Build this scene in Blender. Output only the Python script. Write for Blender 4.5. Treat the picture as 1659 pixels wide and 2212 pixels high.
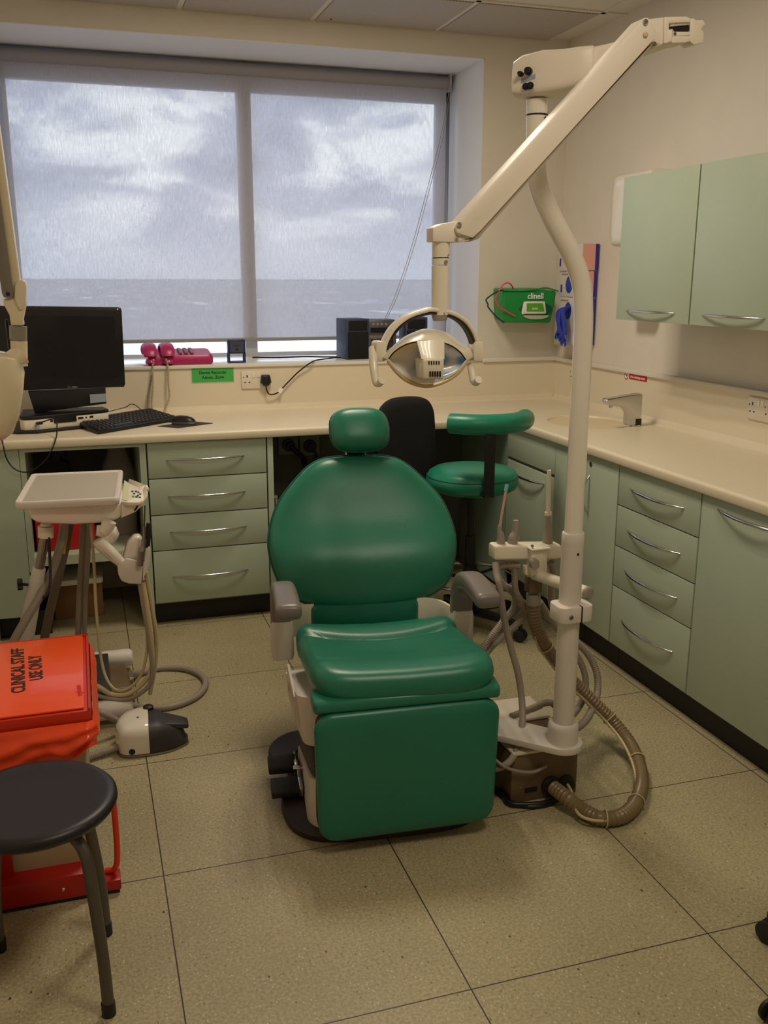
import bpy, bmesh, math, random
from mathutils import Vector, Matrix
random.seed(7)
PI = math.pi
C = bpy.context.scene.collection
for o in list(bpy.data.objects): bpy.data.objects.remove(o)
# ---------------------------------------------------------------- camera
CAMH = 1.5; FPX = 2045.0
YAW, PITCH, ROLL = math.radians(17.62), math.radians(-13.9), math.radians(0.14)
_f = Vector((math.sin(YAW)*math.cos(PITCH), math.cos(YAW)*math.cos(PITCH), math.sin(PITCH)))
_r = Vector((math.cos(YAW), -math.sin(YAW), 0)); _u = _r.cross(_f)
_r2 = math.cos(ROLL)*_r + math.sin(ROLL)*_u; _u2 = -math.sin(ROLL)*_r + math.cos(ROLL)*_u
cam = bpy.data.cameras.new('camera'); camo = bpy.data.objects.new('camera', cam); C.objects.link(camo)
M3 = Matrix((_r2, _u2, -_f)).transposed()
camo.matrix_world = Matrix.Translation((0, 0, CAMH)) @ M3.to_4x4()
cam.sensor_fit = 'VERTICAL'; cam.sensor_height = 24.0; cam.lens = FPX*24.0/2212.0
cam.clip_start = 0.05; cam.clip_end = 20000
bpy.context.scene.camera = camo
def ray(px, py):
    return _r2*((px-829.5)/FPX) + _u2*(-(py-1106)/FPX) + _f
def at(px, py, Y):                # the point of the depth plane y = Y seen at a photo pixel
    d = ray(px, py); t = Y/d.y
    return Vector((0, 0, CAMH)) + d*t
def atz(px, py, z):
    d = ray(px, py); t = (z-CAMH)/d.z
    return Vector((0, 0, CAMH)) + d*t
def atx(px, py, X):
    d = ray(px, py); t = X/d.x
    return Vector((0, 0, CAMH)) + d*t
vs = bpy.context.scene.view_settings
vs.view_transform = 'Standard'; vs.look = 'None'; vs.gamma = 1.0; vs.use_curve_mapping = False
vs.exposure = 0.0
# ---------------------------------------------------------------- colour helpers
def lin(c):
    c = c/255.0
    return c/12.92 if c <= 0.04045 else ((c+0.055)/1.055)**2.4
def rgb(r, g, b): return (lin(r), lin(g), lin(b), 1)
# ---------------------------------------------------------------- world: cloudy sky
w = bpy.data.worlds.new('sky'); bpy.context.scene.world = w; w.use_nodes = True
nt = w.node_tree; nt.nodes.clear(); N = nt.nodes; L = nt.links
out = N.new('ShaderNodeOutputWorld'); bg = N.new('ShaderNodeBackground'); L.new(bg.outputs[0], out.inputs[0])
tc = N.new('ShaderNodeTexCoord'); mp = N.new('ShaderNodeMapping'); L.new(tc.outputs['Generated'], mp.inputs[0])
mp.inputs['Scale'].default_value = (2.0, 2.0, 5.2); mp.inputs['Location'].default_value = (0.35, 0.1, 0.2)
n1 = N.new('ShaderNodeTexNoise'); n1.inputs['Scale'].default_value = 3.4; n1.inputs['Detail'].default_value = 7; n1.inputs['Roughness'].default_value = 0.52
n1.inputs['Distortion'].default_value = 0.35
L.new(mp.outputs[0], n1.inputs['Vector'])
cr = N.new('ShaderNodeValToRGB'); L.new(n1.outputs['Fac'], cr.inputs[0])
e = cr.color_ramp.elements
e[0].position = 0.36; e[0].color = (0.32, 0.38, 0.55, 1); e[1].position = 0.60; e[1].color = (1.12, 1.18, 1.26, 1)
m = e.new(0.5); m.color = (0.52, 0.59, 0.76, 1)
sx = N.new('ShaderNodeSeparateXYZ'); L.new(tc.outputs['Generated'], sx.inputs[0])
hz = N.new('ShaderNodeMapRange'); hz.inputs[1].default_value = 0.0; hz.inputs[2].default_value = 0.10; L.new(sx.outputs[2], hz.inputs[0])
mx = N.new('ShaderNodeMix'); mx.data_type = 'RGBA'; L.new(hz.outputs[0], mx.inputs[0])
mx.inputs[6].default_value = (0.58, 0.65, 0.80, 1); L.new(cr.outputs[0], mx.inputs[7])
L.new(mx.outputs[2], bg.inputs[0]); SKY = 4.6; bg.inputs[1].default_value = SKY
# ---------------------------------------------------------------- ceiling luminaires (each three tubes), out of the frame
WARM = (1.0, 0.87, 0.69)
def luminaire(cx, cy, watts):
    for k in (-1, 0, 1):
        l = bpy.data.lights.new('ceiling_tube', 'AREA'); l.shape = 'RECTANGLE'; l.size = 0.055; l.size_y = 0.56
        l.energy = watts/3; l.color = WARM
        o = bpy.data.objects.new('ceiling_tube', l); C.objects.link(o); o.location = (cx+0.17*k, cy, 2.655)
luminaire(0.95, 3.35, 25)
luminaire(0.95, 0.9, 17)
# daylight comes in through the window opening: a portal guides the sampling only
pl = bpy.data.lights.new('window_portal', 'AREA'); pl.shape = 'RECTANGLE'; pl.size = 2.4; pl.size_y = 1.5; pl.cycles.is_portal = True
po = bpy.data.objects.new('window_portal', pl); C.objects.link(po); po.location = (0.8, 5.35, 1.8); po.rotation_euler = (-PI/2, 0, 0)
# ---------------------------------------------------------------- materials
MATS = {}
def mat(name, col, rough=0.5, metal=0.0, var=0.0, bump=0.0, bscale=200.0, coat=0.0, spec=0.5, vscale=8.0):
    if name in MATS: return MATS[name]
    m = bpy.data.materials.new(name); m.use_nodes = True; nt = m.node_tree; b = nt.nodes['Principled BSDF']
    c = col if len(col) == 4 else rgb(*col)
    b.inputs['Base Color'].default_value = c; b.inputs['Roughness'].default_value = rough; b.inputs['Metallic'].default_value = metal
    b.inputs['Coat Weight'].default_value = coat; b.inputs['Specular IOR Level'].default_value = spec
    t = nt.nodes.new('ShaderNodeTexCoord')
    if var:
        n = nt.nodes.new('ShaderNodeTexNoise'); n.inputs['Scale'].default_value = vscale; n.inputs['Detail'].default_value = 4
        nt.links.new(t.outputs['Object'], n.inputs['Vector'])
        r = nt.nodes.new('ShaderNodeValToRGB'); nt.links.new(n.outputs['Fac'], r.inputs[0])
        r.color_ramp.elements[0].position = 0.3; r.color_ramp.elements[1].position = 0.7
        r.color_ramp.elements[0].color = tuple(x*(1-var) for x in c[:3])+(1,); r.color_ramp.elements[1].color = tuple(min(1, x*(1+var)) for x in c[:3])+(1,)
        nt.links.new(r.outputs[0], b.inputs['Base Color'])
    if bump:
        n = nt.nodes.new('ShaderNodeTexNoise'); n.inputs['Scale'].default_value = bscale; n.inputs['Detail'].default_value = 2
        nt.links.new(t.outputs['Object'], n.inputs['Vector'])
        bp = nt.nodes.new('ShaderNodeBump'); bp.inputs['Strength'].default_value = bump; bp.inputs['Distance'].default_value = 0.002
        nt.links.new(n.outputs['Fac'], bp.inputs['Height']); nt.links.new(bp.outputs[0], b.inputs['Normal'])
    MATS[name] = m; return m
WALL = mat('wall_paint', (226, 218, 205), 0.75, var=0.02, bump=0.05, bscale=350)
CEIL = mat('ceiling_paint', (222, 216, 204), 0.8, bump=0.05)
TOP = mat('cream_laminate', (226, 214, 188), 0.38, var=0.02, vscale=60)
SPL = mat('splashback_panel', (226, 214, 190), 0.45)
GREEN = mat('pale_green_laminate', (171, 184, 163), 0.42, var=0.02, vscale=5, bump=0.03, bscale=500)
GREENIN = mat('green_carcass', (120, 142, 128), 0.6)
EDGE = mat('gap_shadow_edge', (40, 44, 40), 0.8)
BLACK = mat('black_plinth', (14, 14, 15), 0.55)
CHROME = mat('chrome', (205, 205, 205), 0.16, 1.0)
STEEL = mat('brushed_steel', (150, 145, 138), 0.35, 1.0)
GSTEEL = mat('grey_painted_steel', (98, 92, 84), 0.4, 0.6)
VINYL = mat('teal_green_vinyl', (30, 114, 90), 0.34, var=0.05, bump=0.12, bscale=420, vscale=3)
VINYL2 = mat('green_vinyl_stool', (26, 128, 100), 0.34, var=0.04, bump=0.08, bscale=420)
WHITE = mat('white_enamel', (234, 227, 212), 0.16, coat=0.8)
WHITE2 = mat('cream_plastic', (230, 220, 204), 0.45)
WHITE3 = mat('matt_white_plastic', (218, 210, 200), 0.5)
IVORY = mat('ivory_plastic', (230, 221, 200), 0.3, coat=0.2)
GREY = mat('grey_armrest_rubber', (120, 112, 106), 0.35, bump=0.05)
GREYP = mat('grey_plastic', (150, 140, 130), 0.45)
HOSEG = mat('grey_hose_rubber', (152, 140, 127), 0.5)
HOSEB = mat('beige_corrugated_plastic', (128, 110, 78), 0.35, var=0.08, vscale=20)
HOSEC = mat('cream_tubing', (196, 180, 138), 0.45)
DARK = mat('dark_rubber', (28, 24, 24), 0.55, bump=0.1)
BASEP = mat('brown_black_base', (44, 32, 32), 0.5, bump=0.15, bscale=300)
BPLAS = mat('black_plastic', (14, 14, 18), 0.4, bump=0.04)
BLKF = mat('black_fabric', (16, 16, 18), 0.9, bump=0.3, bscale=700)
STOOLB = mat('black_stool_moulding', (22, 16, 24), 0.42, bump=0.1, bscale=250)
SCREEN = mat('dark_glass_screen', (10, 10, 18), 0.12)
PINK = mat('magenta_plastic', (176, 34, 96), 0.35)
PINKD = mat('magenta_keys', (150, 120, 140), 0.4)
BOXB = mat('taupe_painted_box', (110, 90, 66), 0.45, var=0.12, vscale=12)
BOXW = mat('white_lid', (220, 208, 190), 0.4)
ORANGE = mat('orange_lid_enamel', (250, 84, 22), 0.3, coat=0.3)
REDM = mat('red_enamel', (170, 22, 12), 0.35)
CREAMP = mat('cream_bin_panel', (176, 160, 126), 0.5)
RED = mat('red_plastic', (190, 14, 28), 0.4)
CARD = mat('cardboard', (150, 110, 74), 0.85, var=0.06)
DGREY = mat('dark_grey_plastic', (52, 48, 50), 0.5)
SKYBL = mat('pale_blue_tip', (120, 190, 205), 0.4)
PTUBE = mat('pink_clear_tube', (206, 160, 140), 0.3)
SIGNG = mat('green_paper', (70, 176, 84), 0.7)
INK = mat('black_ink', (20, 22, 20), 0.6)
WINK = mat('white_print', (240, 240, 238), 0.5)
REDS = mat('red_sign', (190, 24, 30), 0.45)
BUCKET = mat('green_bucket', (20, 142, 62), 0.4)
DGREEN = mat('dark_green_cord', (12, 66, 58), 0.5)
HPINK = mat('hot_pink_cord', (238, 60, 100), 0.5)
LIME = mat('lime_label', (90, 170, 40), 0.5)
GLOVE = mat('blue_nitrile', (42, 62, 176), 0.5, var=0.15, vscale=30)
PURP = mat('purple_card', (58, 44, 150), 0.6)
PPINK = mat('pink_card', (232, 170, 160), 0.65)
PWHITE = mat('white_card', (218, 210, 208), 0.6)
GREYCAB = mat('blue_grey_speaker', (52, 62, 88), 0.5)
ALU = mat('window_aluminium', (196, 198, 204), 0.45)
REVEAL = mat('daylit_reveal_paint', (236, 238, 244), 0.7)  # brighter and bluer than the walls: daylight painted into the colour
YEL = mat('yellow_tube', (210, 180, 60), 0.4)
# ---------------------------------------------------------------- mesh builder
class MB:
    def __init__(s): s.v = []; s.f = []
    def add(s, vs, fs):
        b = len(s.v); s.v += [Vector(p) for p in vs]; s.f += [tuple(i+b for i in f) for f in fs]; return s
    def box(s, x0, x1, y0, y1, z0, z1, R=None, c=None):
        P = [Vector((x, y, z)) for z in (z0, z1) for y in (y0, y1) for x in (x0, x1)]
        if R is not None:
            c = Vector(c); P = [c + R @ p for p in P]
        s.add(P, [(0, 2, 3, 1), (4, 5, 7, 6), (0, 1, 5, 4), (2, 6, 7, 3), (0, 4, 6, 2), (1, 3, 7, 5)]); return s
    def hexa(s, b, t):      # bottom quad, top quad (ccw from above)
        s.add(list(b)+list(t), [(3, 2, 1, 0), (4, 5, 6, 7), (0, 1, 5, 4), (1, 2, 6, 5), (2, 3, 7, 6), (3, 0, 4, 7)]); return s
    def loft(s, rings, cap=True, close=False):
        n = len(rings[0]); vs = [p for r in rings for p in r]; fs = []
        m = len(rings)
        for i in range(m if close else m-1):
            j = (i+1) % m
            for k in range(n):
                l = (k+1) % n; fs.append((i*n+k, i*n+l, j*n+l, j*n+k))
        if cap and not close:
            fs.append(tuple(range(n))[::-1]); fs.append(tuple((m-1)*n+k for k in range(n)))
        s.add(vs, fs); return s
    def tube(s, pts, r, n=12, smooth=0, cap=True, flat=1.0, up=None, closed=False):
        pts = [Vector(p) for p in pts]
        if smooth:
            rr = r if isinstance(r, (list, tuple)) else None
            pts, idx = catmull(pts, smooth, closed)
            if rr: r = [rr[min(int(t), len(rr)-1)]*(1-(t-int(t))) + rr[min(int(t)+1, len(rr)-1)]*(t-int(t)) for t in idx]
        m = len(pts); rings = []; nrm = None
        for i, p in enumerate(pts):
            if closed: t = pts[(i+1) % m]-pts[i-1]
            else: t = pts[min(i+1, m-1)]-pts[max(i-1, 0)]
            if t.length < 1e-9: t = Vector((0, 0, 1))
            t.normalize()
            if nrm is None:
                a = Vector(up) if up is not None else (Vector((0, 0, 1)) if abs(t.z) < 0.9 else Vector((1, 0, 0)))
                nrm = (a - t*a.dot(t)).normalized()
            else:
                nrm = (nrm - t*nrm.dot(t)).normalized()
            bn = t.cross(nrm); rad = r[i] if isinstance(r, (list, tuple)) else r
            rings.append([p + (nrm*math.cos(2*PI*k/n)*flat + bn*math.sin(2*PI*k/n))*rad for k in range(n)])
        return s.loft(rings, cap, closed)
    def corr(s, pts, r, depth, pitch, n=12):
        P, _ = catmull([Vector(p) for p in pts], 24); P = resample(P, pitch/2)
        return s.tube(P, [r if i % 2 else r-depth for i in range(len(P))], n)
    def coil(s, pts, R, r, pitch, n=5):
        P, _ = catmull([Vector(p) for p in pts], 24); P = resample(P, pitch/7); q = []
        nrm = None
        for i, p in enumerate(P):
            t = (P[min(i+1, len(P)-1)]-P[max(0, i-1)]).normalized()
            a = Vector((0, 1, 0)) if nrm is None else nrm
            nrm = (a-t*a.dot(t)).normalized(); b = t.cross(nrm); th = 2*PI*i/7
            q.append(p + (nrm*math.cos(th)+b*math.sin(th))*R)
        return s.tube(q, r, n)
    def lathe(s, prof, o=(0, 0, 0), axis=(0, 0, 1), n=24, cap=True, sx=1.0, sy=1.0):
        z = Vector(axis).normalized(); a = Vector((1, 0, 0)) if abs(z.x) < 0.9 else Vector((0, 1, 0))
        x = (a - z*a.dot(z)).normalized(); y = z.cross(x); o = Vector(o)
        return s.loft([[o + z*h + x*math.cos(2*PI*k/n)*r*sx + y*math.sin(2*PI*k/n)*r*sy for k in range(n)] for r, h in prof], cap)
    def prism(s, poly, d):
        poly = [Vector(p) for p in poly]; d = Vector(d)
        return s.loft([poly, [p+d for p in poly]])
def catmull(P, k, closed=False):
    n = len(P); out = []; idx = []
    for i in range(n if closed else n-1):
        if closed: a, b, c, d = P[i-1], P[i], P[(i+1) % n], P[(i+2) % n]
        else: a = P[i-1] if i else P[0]*2-P[1]; b = P[i]; c = P[i+1]; d = P[i+2] if i+2 < n else P[n-1]*2-P[n-2]
        for j in range(k):
            t = j/k; out.append(0.5*((2*b) + (c-a)*t + (2*a-5*b+4*c-d)*t*t + (3*b-a-3*c+d)*t**3)); idx.append(i+t)
    if not closed: out.append(P[-1].copy()); idx.append(n-1)
    return out, idx
def resample(P, step):
    L = [0]
    for a, b in zip(P, P[1:]): L.append(L[-1]+(b-a).length)
    m = max(2, int(L[-1]/step)); out = []; j = 0
    for i in range(m+1):
        d = L[-1]*i/m
        while j < len(L)-2 and L[j+1] < d: j += 1
        t = (d-L[j])/max(1e-9, L[j+1]-L[j]); out.append(P[j].lerp(P[j+1], min(1, t)))
    return out
def rrect(x0, x1, y0, y1, r, n=6):
    p = []
    for cx, cy, a in ((x1-r, y1-r, 0), (x0+r, y1-r, 90), (x0+r, y0+r, 180), (x1-r, y0+r, 270)):
        for k in range(n+1):
            t = math.radians(a+90*k/n); p.append((cx+r*math.cos(t), cy+r*math.sin(t)))
    return p
def sell(a, b, e, n=48):    # superellipse outline
    p = []
    for k in range(n):
        t = 2*PI*k/n; c, s = math.cos(t), math.sin(t)
        p.append((a*abs(c)**(2/e)*(1 if c >= 0 else -1), b*abs(s)**(2/e)*(1 if s >= 0 else -1)))
    return p
def inset(poly, d):         # move a closed 2-D outline inwards by d
    n = len(poly); o = []
    area = sum(poly[i][0]*poly[(i+1) % n][1]-poly[(i+1) % n][0]*poly[i][1] for i in range(n))
    s = 1 if area > 0 else -1
    for i in range(n):
        a, b, c = poly[i-1], poly[i], poly[(i+1) % n]
        tx, ty = c[0]-a[0], c[1]-a[1]; l = math.hypot(tx, ty) or 1
        o.append((b[0]-s*ty/l*d, b[1]+s*tx/l*d))
    return o
def obj(name, mb, m, parent=None, label=None, bevel=0, seg=2, ang=38, kind=None, local=False, subd=0, flat=False):
    me = bpy.data.meshes.new(name)
    off = Vector((0, 0, 0))
    if parent is not None and not local:
        p = parent
        while p is not None: off += p.location; p = p.parent
    me.from_pydata([tuple(v-off) for v in mb.v], [], mb.f); me.validate()
    bm = bmesh.new(); bm.from_mesh(me)
    bmesh.ops.remove_doubles(bm, verts=bm.verts, dist=1e-5)
    bmesh.ops.recalc_face_normals(bm, faces=bm.faces)
    if bevel:
        ed = [e for e in bm.edges if len(e.link_faces) == 2 and e.calc_face_angle(0) > math.radians(30)]
        bmesh.ops.bevel(bm, geom=ed, offset=bevel, segments=seg, affect='EDGES', profile=0.5, clamp_overlap=True)
    bm.to_mesh(me); bm.free()
    if not flat:
        for p in me.polygons: p.use_smooth = True
        me.set_sharp_from_angle(angle=math.radians(ang))
    me.materials.append(m)
    o = bpy.data.objects.new(name, me); C.objects.link(o)
    if parent is not None: o.parent = parent
    if label: o['label'] = label
    if kind: o['kind'] = kind
    if subd:
        s = o.modifiers.new('subsurf', 'SUBSURF'); s.levels = subd; s.render_levels = subd
    return o
def thing(name, label, cat, loc=(0, 0, 0), group=None, rz=0):
    o = bpy.data.objects.new(name, None); C.objects.link(o); o.empty_display_size = 0.05
    o.location = loc; o.rotation_euler = (0, 0, rz); o['label'] = label; o['category'] = cat
    if group: o['group'] = group
    return o
def tag(o, label, cat, group=None):
    o['label'] = label; o['category'] = cat
    if group: o['group'] = group
    return o
def struct(name, mb, m, **k): return obj(name, mb, m, kind='structure', **k)
def text(name, s, size, o, xd, yd, m, parent=None, bold=0.0, sx=1.0, depth=0.0004, align='CENTER'):
    cu = bpy.data.curves.new('text', 'FONT'); cu.body = s; cu.size = size; cu.align_x = align; cu.align_y = 'CENTER'
    cu.offset = bold; cu.extrude = depth; cu.resolution_u = 3
    t = bpy.data.objects.new('text', cu); C.objects.link(t)
    dg = bpy.context.evaluated_depsgraph_get(); dg.update()
    me0 = bpy.data.meshes.new_from_object(t.evaluated_get(dg))
    xd = Vector(xd).normalized(); yd = Vector(yd).normalized(); zd = xd.cross(yd); o = Vector(o)
    mb = MB(); mb.v = [o + xd*v.co.x*sx + yd*v.co.y + zd*v.co.z for v in me0.vertices]; mb.f = [tuple(p.vertices) for p in me0.polygons]
    bpy.data.objects.remove(t); bpy.data.curves.remove(cu); bpy.data.meshes.remove(me0)
    return obj(name, mb, m, parent, flat=True)
def copy_tree(o, loc=None, parent=None):
    c = o.copy(); C.objects.link(c)
    if parent is not None: c.parent = parent
    if loc is not None: c.location = loc
    for ch in list(o.children): copy_tree(ch, None, c)
    return c
# ================================================================ THE ROOM
XL, XR, YF, YB, ZC = -0.41, 2.47, -1.2, 4.68, 2.664
WX0, WX1, WZ0, WZ1, YW = -0.33, 2.0, 1.085, 2.55, 5.14
fm = bpy.data.materials.new('speckled_vinyl_tiles'); fm.use_nodes = True; nt = fm.node_tree; b = nt.nodes['Principled BSDF']
def nd(t, **k):
    n = nt.nodes.new(t)
    for a, v in k.items(): setattr(n, a, v)
    return n
def lk(a, b): nt.links.new(a, b)
tcn = nd('ShaderNodeTexCoord'); sep = nd('ShaderNodeSeparateXYZ'); lk(tcn.outputs['Object'], sep.inputs[0])
def groove(outp, off, pitch, wd):
    a = nd('ShaderNodeMath', operation='ADD'); lk(outp, a.inputs[0]); a.inputs[1].default_value = -off+pitch*20
    m = nd('ShaderNodeMath', operation='MODULO'); lk(a.outputs[0], m.inputs[0]); m.inputs[1].default_value = pitch
    c = nd('ShaderNodeMath', operation='SUBTRACT'); lk(m.outputs[0], c.inputs[0]); c.inputs[1].default_value = pitch/2
    d = nd('ShaderNodeMath', operation='ABSOLUTE'); lk(c.outputs[0], d.inputs[0])
    g = nd('ShaderNodeMath', operation='GREATER_THAN'); lk(d.outputs[0], g.inputs[0]); g.inputs[1].default_value = pitch/2-wd
    return g
gx = groove(sep.outputs[0], 0.110, 0.602, 0.0016); gy = groove(sep.outputs[1], 1.607, 0.610, 0.0016)
gm = nd('ShaderNodeMath', operation='MAXIMUM'); lk(gx.outputs[0], gm.inputs[0]); lk(gy.outputs[0], gm.inputs[1])
n0 = nd('ShaderNodeTexNoise'); n0.inputs['Scale'].default_value = 2.2; n0.inputs['Detail'].default_value = 3; lk(tcn.outputs['Object'], n0.inputs['Vector'])
n1 = nd('ShaderNodeTexNoise'); n1.inputs['Scale'].default_value = 130; n1.inputs['Detail'].default_value = 3; lk(tcn.outputs['Object'], n1.inputs['Vector'])
r0 = nd('ShaderNodeValToRGB'); lk(n1.outputs['Fac'], r0.inputs[0])
e = r0.color_ramp.elements; e[0].position = 0.36; e[0].color = rgb(160, 151, 114); e[1].position = 0.64; e[1].color = rgb(189, 175, 142)
m2 = e.new(0.5); m2.color = rgb(175, 164, 129)
mxa = nd('ShaderNodeMix', data_type='RGBA', blend_type='MULTIPLY'); mxa.inputs[0].default_value = 1.0; lk(r0.outputs[0], mxa.inputs[6])
r1 = nd('ShaderNodeValToRGB'); lk(n0.outputs['Fac'], r1.inputs[0]); r1.color_ramp.elements[0].color = (0.80, 0.80, 0.79, 1); r1.color_ramp.elements[0].position = 0.3; r1.color_ramp.elements[1].position = 0.7
lk(r1.outputs[0], mxa.inputs[7])
def specks(scale, thr, col, prev):
    mpn = nd('ShaderNodeMapping'); lk(tcn.outputs['Object'], mpn.inputs[0]); mpn.inputs['Rotation'].default_value = (0, 0, scale); mpn.inputs['Scale'].default_value = (1, 0.6, 1)
    v = nd('ShaderNodeTexVoronoi'); v.inputs['Scale'].default_value = scale; lk(mpn.outputs[0], v.inputs['Vector'])
    s2 = nd('ShaderNodeSeparateColor'); lk(v.outputs['Color'], s2.inputs[0])
    th = nd('ShaderNodeMath', operation='MULTIPLY'); lk(s2.outputs[0], th.inputs[0]); th.inputs[1].default_value = thr
    g = nd('ShaderNodeMath', operation='LESS_THAN'); lk(v.outputs['Distance'], g.inputs[0]); lk(th.outputs[0], g.inputs[1])
    x = nd('ShaderNodeMix', data_type='RGBA'); lk(g.outputs[0], x.inputs[0]); lk(prev, x.inputs[6]); x.inputs[7].default_value = col
    return x.outputs[2]
c = specks(75, 0.17, rgb(118, 112, 84), mxa.outputs[2]); c = specks(110, 0.22, rgb(205, 196, 165), c); c = specks(28, 0.085, rgb(74, 62, 44), c)
xg = nd('ShaderNodeMix', data_type='RGBA'); lk(gm.outputs[0], xg.inputs[0]); lk(c, xg.inputs[6]); xg.inputs[7].default_value = rgb(48, 36, 24)
lk(xg.outputs[2], b.inputs['Base Color']); b.inputs['Roughness'].default_value = 0.42
struct('floor', MB().box(XL, XR, YF, 5.3, -0.08, 0), fm)
struct('ceiling', MB().box(XL-0.1, XR+0.1, YF-0.1, YB, ZC, ZC+0.12), CEIL)
struct('wall_left', MB().box(XL-0.1, XL, YF, 5.3, 0, ZC+0.1), WALL)
struct('wall_right', MB().box(XR, XR+0.1, YF, 5.3, 0, ZC+0.1), WALL)
struct('wall_front', MB().box(XL, XR, YF-0.1, YF, 0, ZC+0.1), WALL)
wb = MB().box(XL, XR, YB, 5.3, 0, WZ0).box(XL, XR, YB, 5.3, WZ1, ZC+0.1).box(XL, WX0, YB, 5.3, WZ0, WZ1).box(WX1, XR, YB, 5.3, WZ0, WZ1)
struct('wall_back', wb, WALL)
# reveal lining and sill board
lin_ = MB().box(WX0, WX0+0.004, YB-0.002, 5.13, WZ0, WZ1).box(WX1-0.004, WX1, YB-0.002, 5.13, WZ0, WZ1).box(WX0, WX1, YB-0.002, 5.13, WZ1-0.004, WZ1)
struct('trim_1', lin_, REVEAL)
sill = MB().box(XL+0.002, WX1+0.02, 4.652, 5.13, WZ0-0.012, WZ0+0.004)
struct('trim_2', sill, mat('sill_gloss', (228, 224, 214), 0.3), bevel=0.003)
# splashback panels with a narrow cap ledge
struct('trim_3', MB().box(XL+0.002, XR-0.001, 4.662, YB, 0.863, WZ0-0.012), SPL)
struct('trim_4', MB().box(XR-0.018, XR, 0.6, 4.6615, 0.863, 1.068), SPL)
cap = MB().box(WX1+0.022, XR, 4.648, YB, 1.068, 1.088).box(XR-0.034, XR, 0.6, 4.655, 1.068, 1.088)
struct('trim_5', cap, WALL, bevel=0.003)
cove = MB().prism([(XL, 4.665, 0.862), (XL, 4.64, 0.862), (XL, 4.655, 0.868), (XL, 4.662, 0.89)], (2.86, 0, 0))
cove.prism([(XR-0.016, 0.6, 0.862), (XR-0.043, 0.6, 0.862), (XR-0.027, 0.6, 0.868), (XR-0.018, 0.6, 0.89)], (0, 4.05, 0))
struct('trim_6', cove, TOP)
# ceiling grid and perforated tiles
gxs = [-0.08, 0.525, 1.130, 1.745, 2.352]
bars = MB()
for x in gxs: bars.box(x-0.012, x+0.012, 4.15, YB, ZC-0.006, ZC)
bars.box(XL, XR, 4.148, 4.172, ZC-0.006, ZC).box(gxs[-1]-.012, gxs[-1]+.012, 2.9, 4.15, ZC-0.004, ZC).box(XL, XR, 3.54, 3.564, ZC-0.004, ZC)
struct('trim_7', bars, CEIL)
pm = bpy.data.materials.new('perforated_metal_tile'); pm.use_nodes = True; nt = pm.node_tree; b = nt.nodes['Principled BSDF']
tcn = nd('ShaderNodeTexCoord'); wv = nd('ShaderNodeTexWave'); wv.inputs['Scale'].default_value = 42; wv.bands_direction = 'DIAGONAL'; wv.inputs['Distortion'].default_value = 0.6
lk(tcn.outputs['Object'], wv.inputs['Vector']); r0 = nd('ShaderNodeValToRGB'); lk(wv.outputs['Fac'], r0.inputs[0])
r0.color_ramp.elements[0].color = rgb(150, 144, 138); r0.color_ramp.elements[1].color = rgb(206, 198, 190); lk(r0.outputs[0], b.inputs['Base Color']); b.inputs['Roughness'].default_value = 0.5
names = ['perforated metal ceiling tile furthest left above the window', 'perforated metal ceiling tile, second from the left above the window',
         'perforated metal ceiling tile above the middle of the window', 'perforated metal ceiling tile nearest the right wall']
xs = [XL+0.01]+gxs
for i, k in enumerate((1, 2, 3, 4)):
    t = MB().box(xs[k]+0.014, xs[k+1]-0.014, 4.176, YB-0.006, ZC-0.010, ZC-0.002)
    tag(obj('ceiling_tile', t, pm), names[i], 'ceiling tile', 'perforated ceiling tiles over the window')
tag(obj('ceiling_hook', MB().lathe([(0.004, 0), (0.006, -0.006), (0.003, -0.012)], (1.205, 4.62, ZC-0.004)), mat('brass', (120, 90, 60), 0.4)), 'tiny brass fixing stub on the wall head under the ceiling tiles', 'hook')
# window
def frame_bars():
    y0, y1 = YW, YW+0.06; a = MB()
    a.box(WX0, WX0+0.08, y0, y1, WZ0, WZ1); a.box(WX1-0.07, WX1, y0, y1, WZ0, WZ1)
    a.box(WX0, WX1, y0, y1, 2.415, WZ1); a.box(WX0, WX1, y0, y1, WZ0, WZ0+0.022)
    a.box(0.845, 0.91, y0-0.03, y1, WZ0, WZ1); return a
struct('window_1', frame_bars(), ALU, bevel=0.003)
gl = bpy.data.materials.new('window_glass'); gl.use_nodes = True; nt = gl.node_tree; nt.nodes.clear()
o_ = nd('ShaderNodeOutputMaterial'); t_ = nd('ShaderNodeBsdfTransparent'); g_ = nd('ShaderNodeBsdfGlossy'); g_.inputs['Roughness'].default_value = 0.02
mm = nd('ShaderNodeMixShader'); fr = nd('ShaderNodeFresnel'); fr.inputs[0].default_value = 1.45; lk(fr.outputs[0], mm.inputs[0]); lk(t_.outputs[0], mm.inputs[1]); lk(g_.outputs[0], mm.inputs[2]); lk(mm.outputs[0], o_.inputs[0])
t_.inputs[0].default_value = (0.96, 0.98, 0.98, 1)
struct('window_2', MB().box(WX0+0.02, 0.86, YW+0.025, YW+0.029, WZ0+0.01, 2.44), gl)
struct('window_3', MB().box(0.89, WX1-0.02, YW+0.025, YW+0.029, WZ0+0.01, 2.44), gl)
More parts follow.
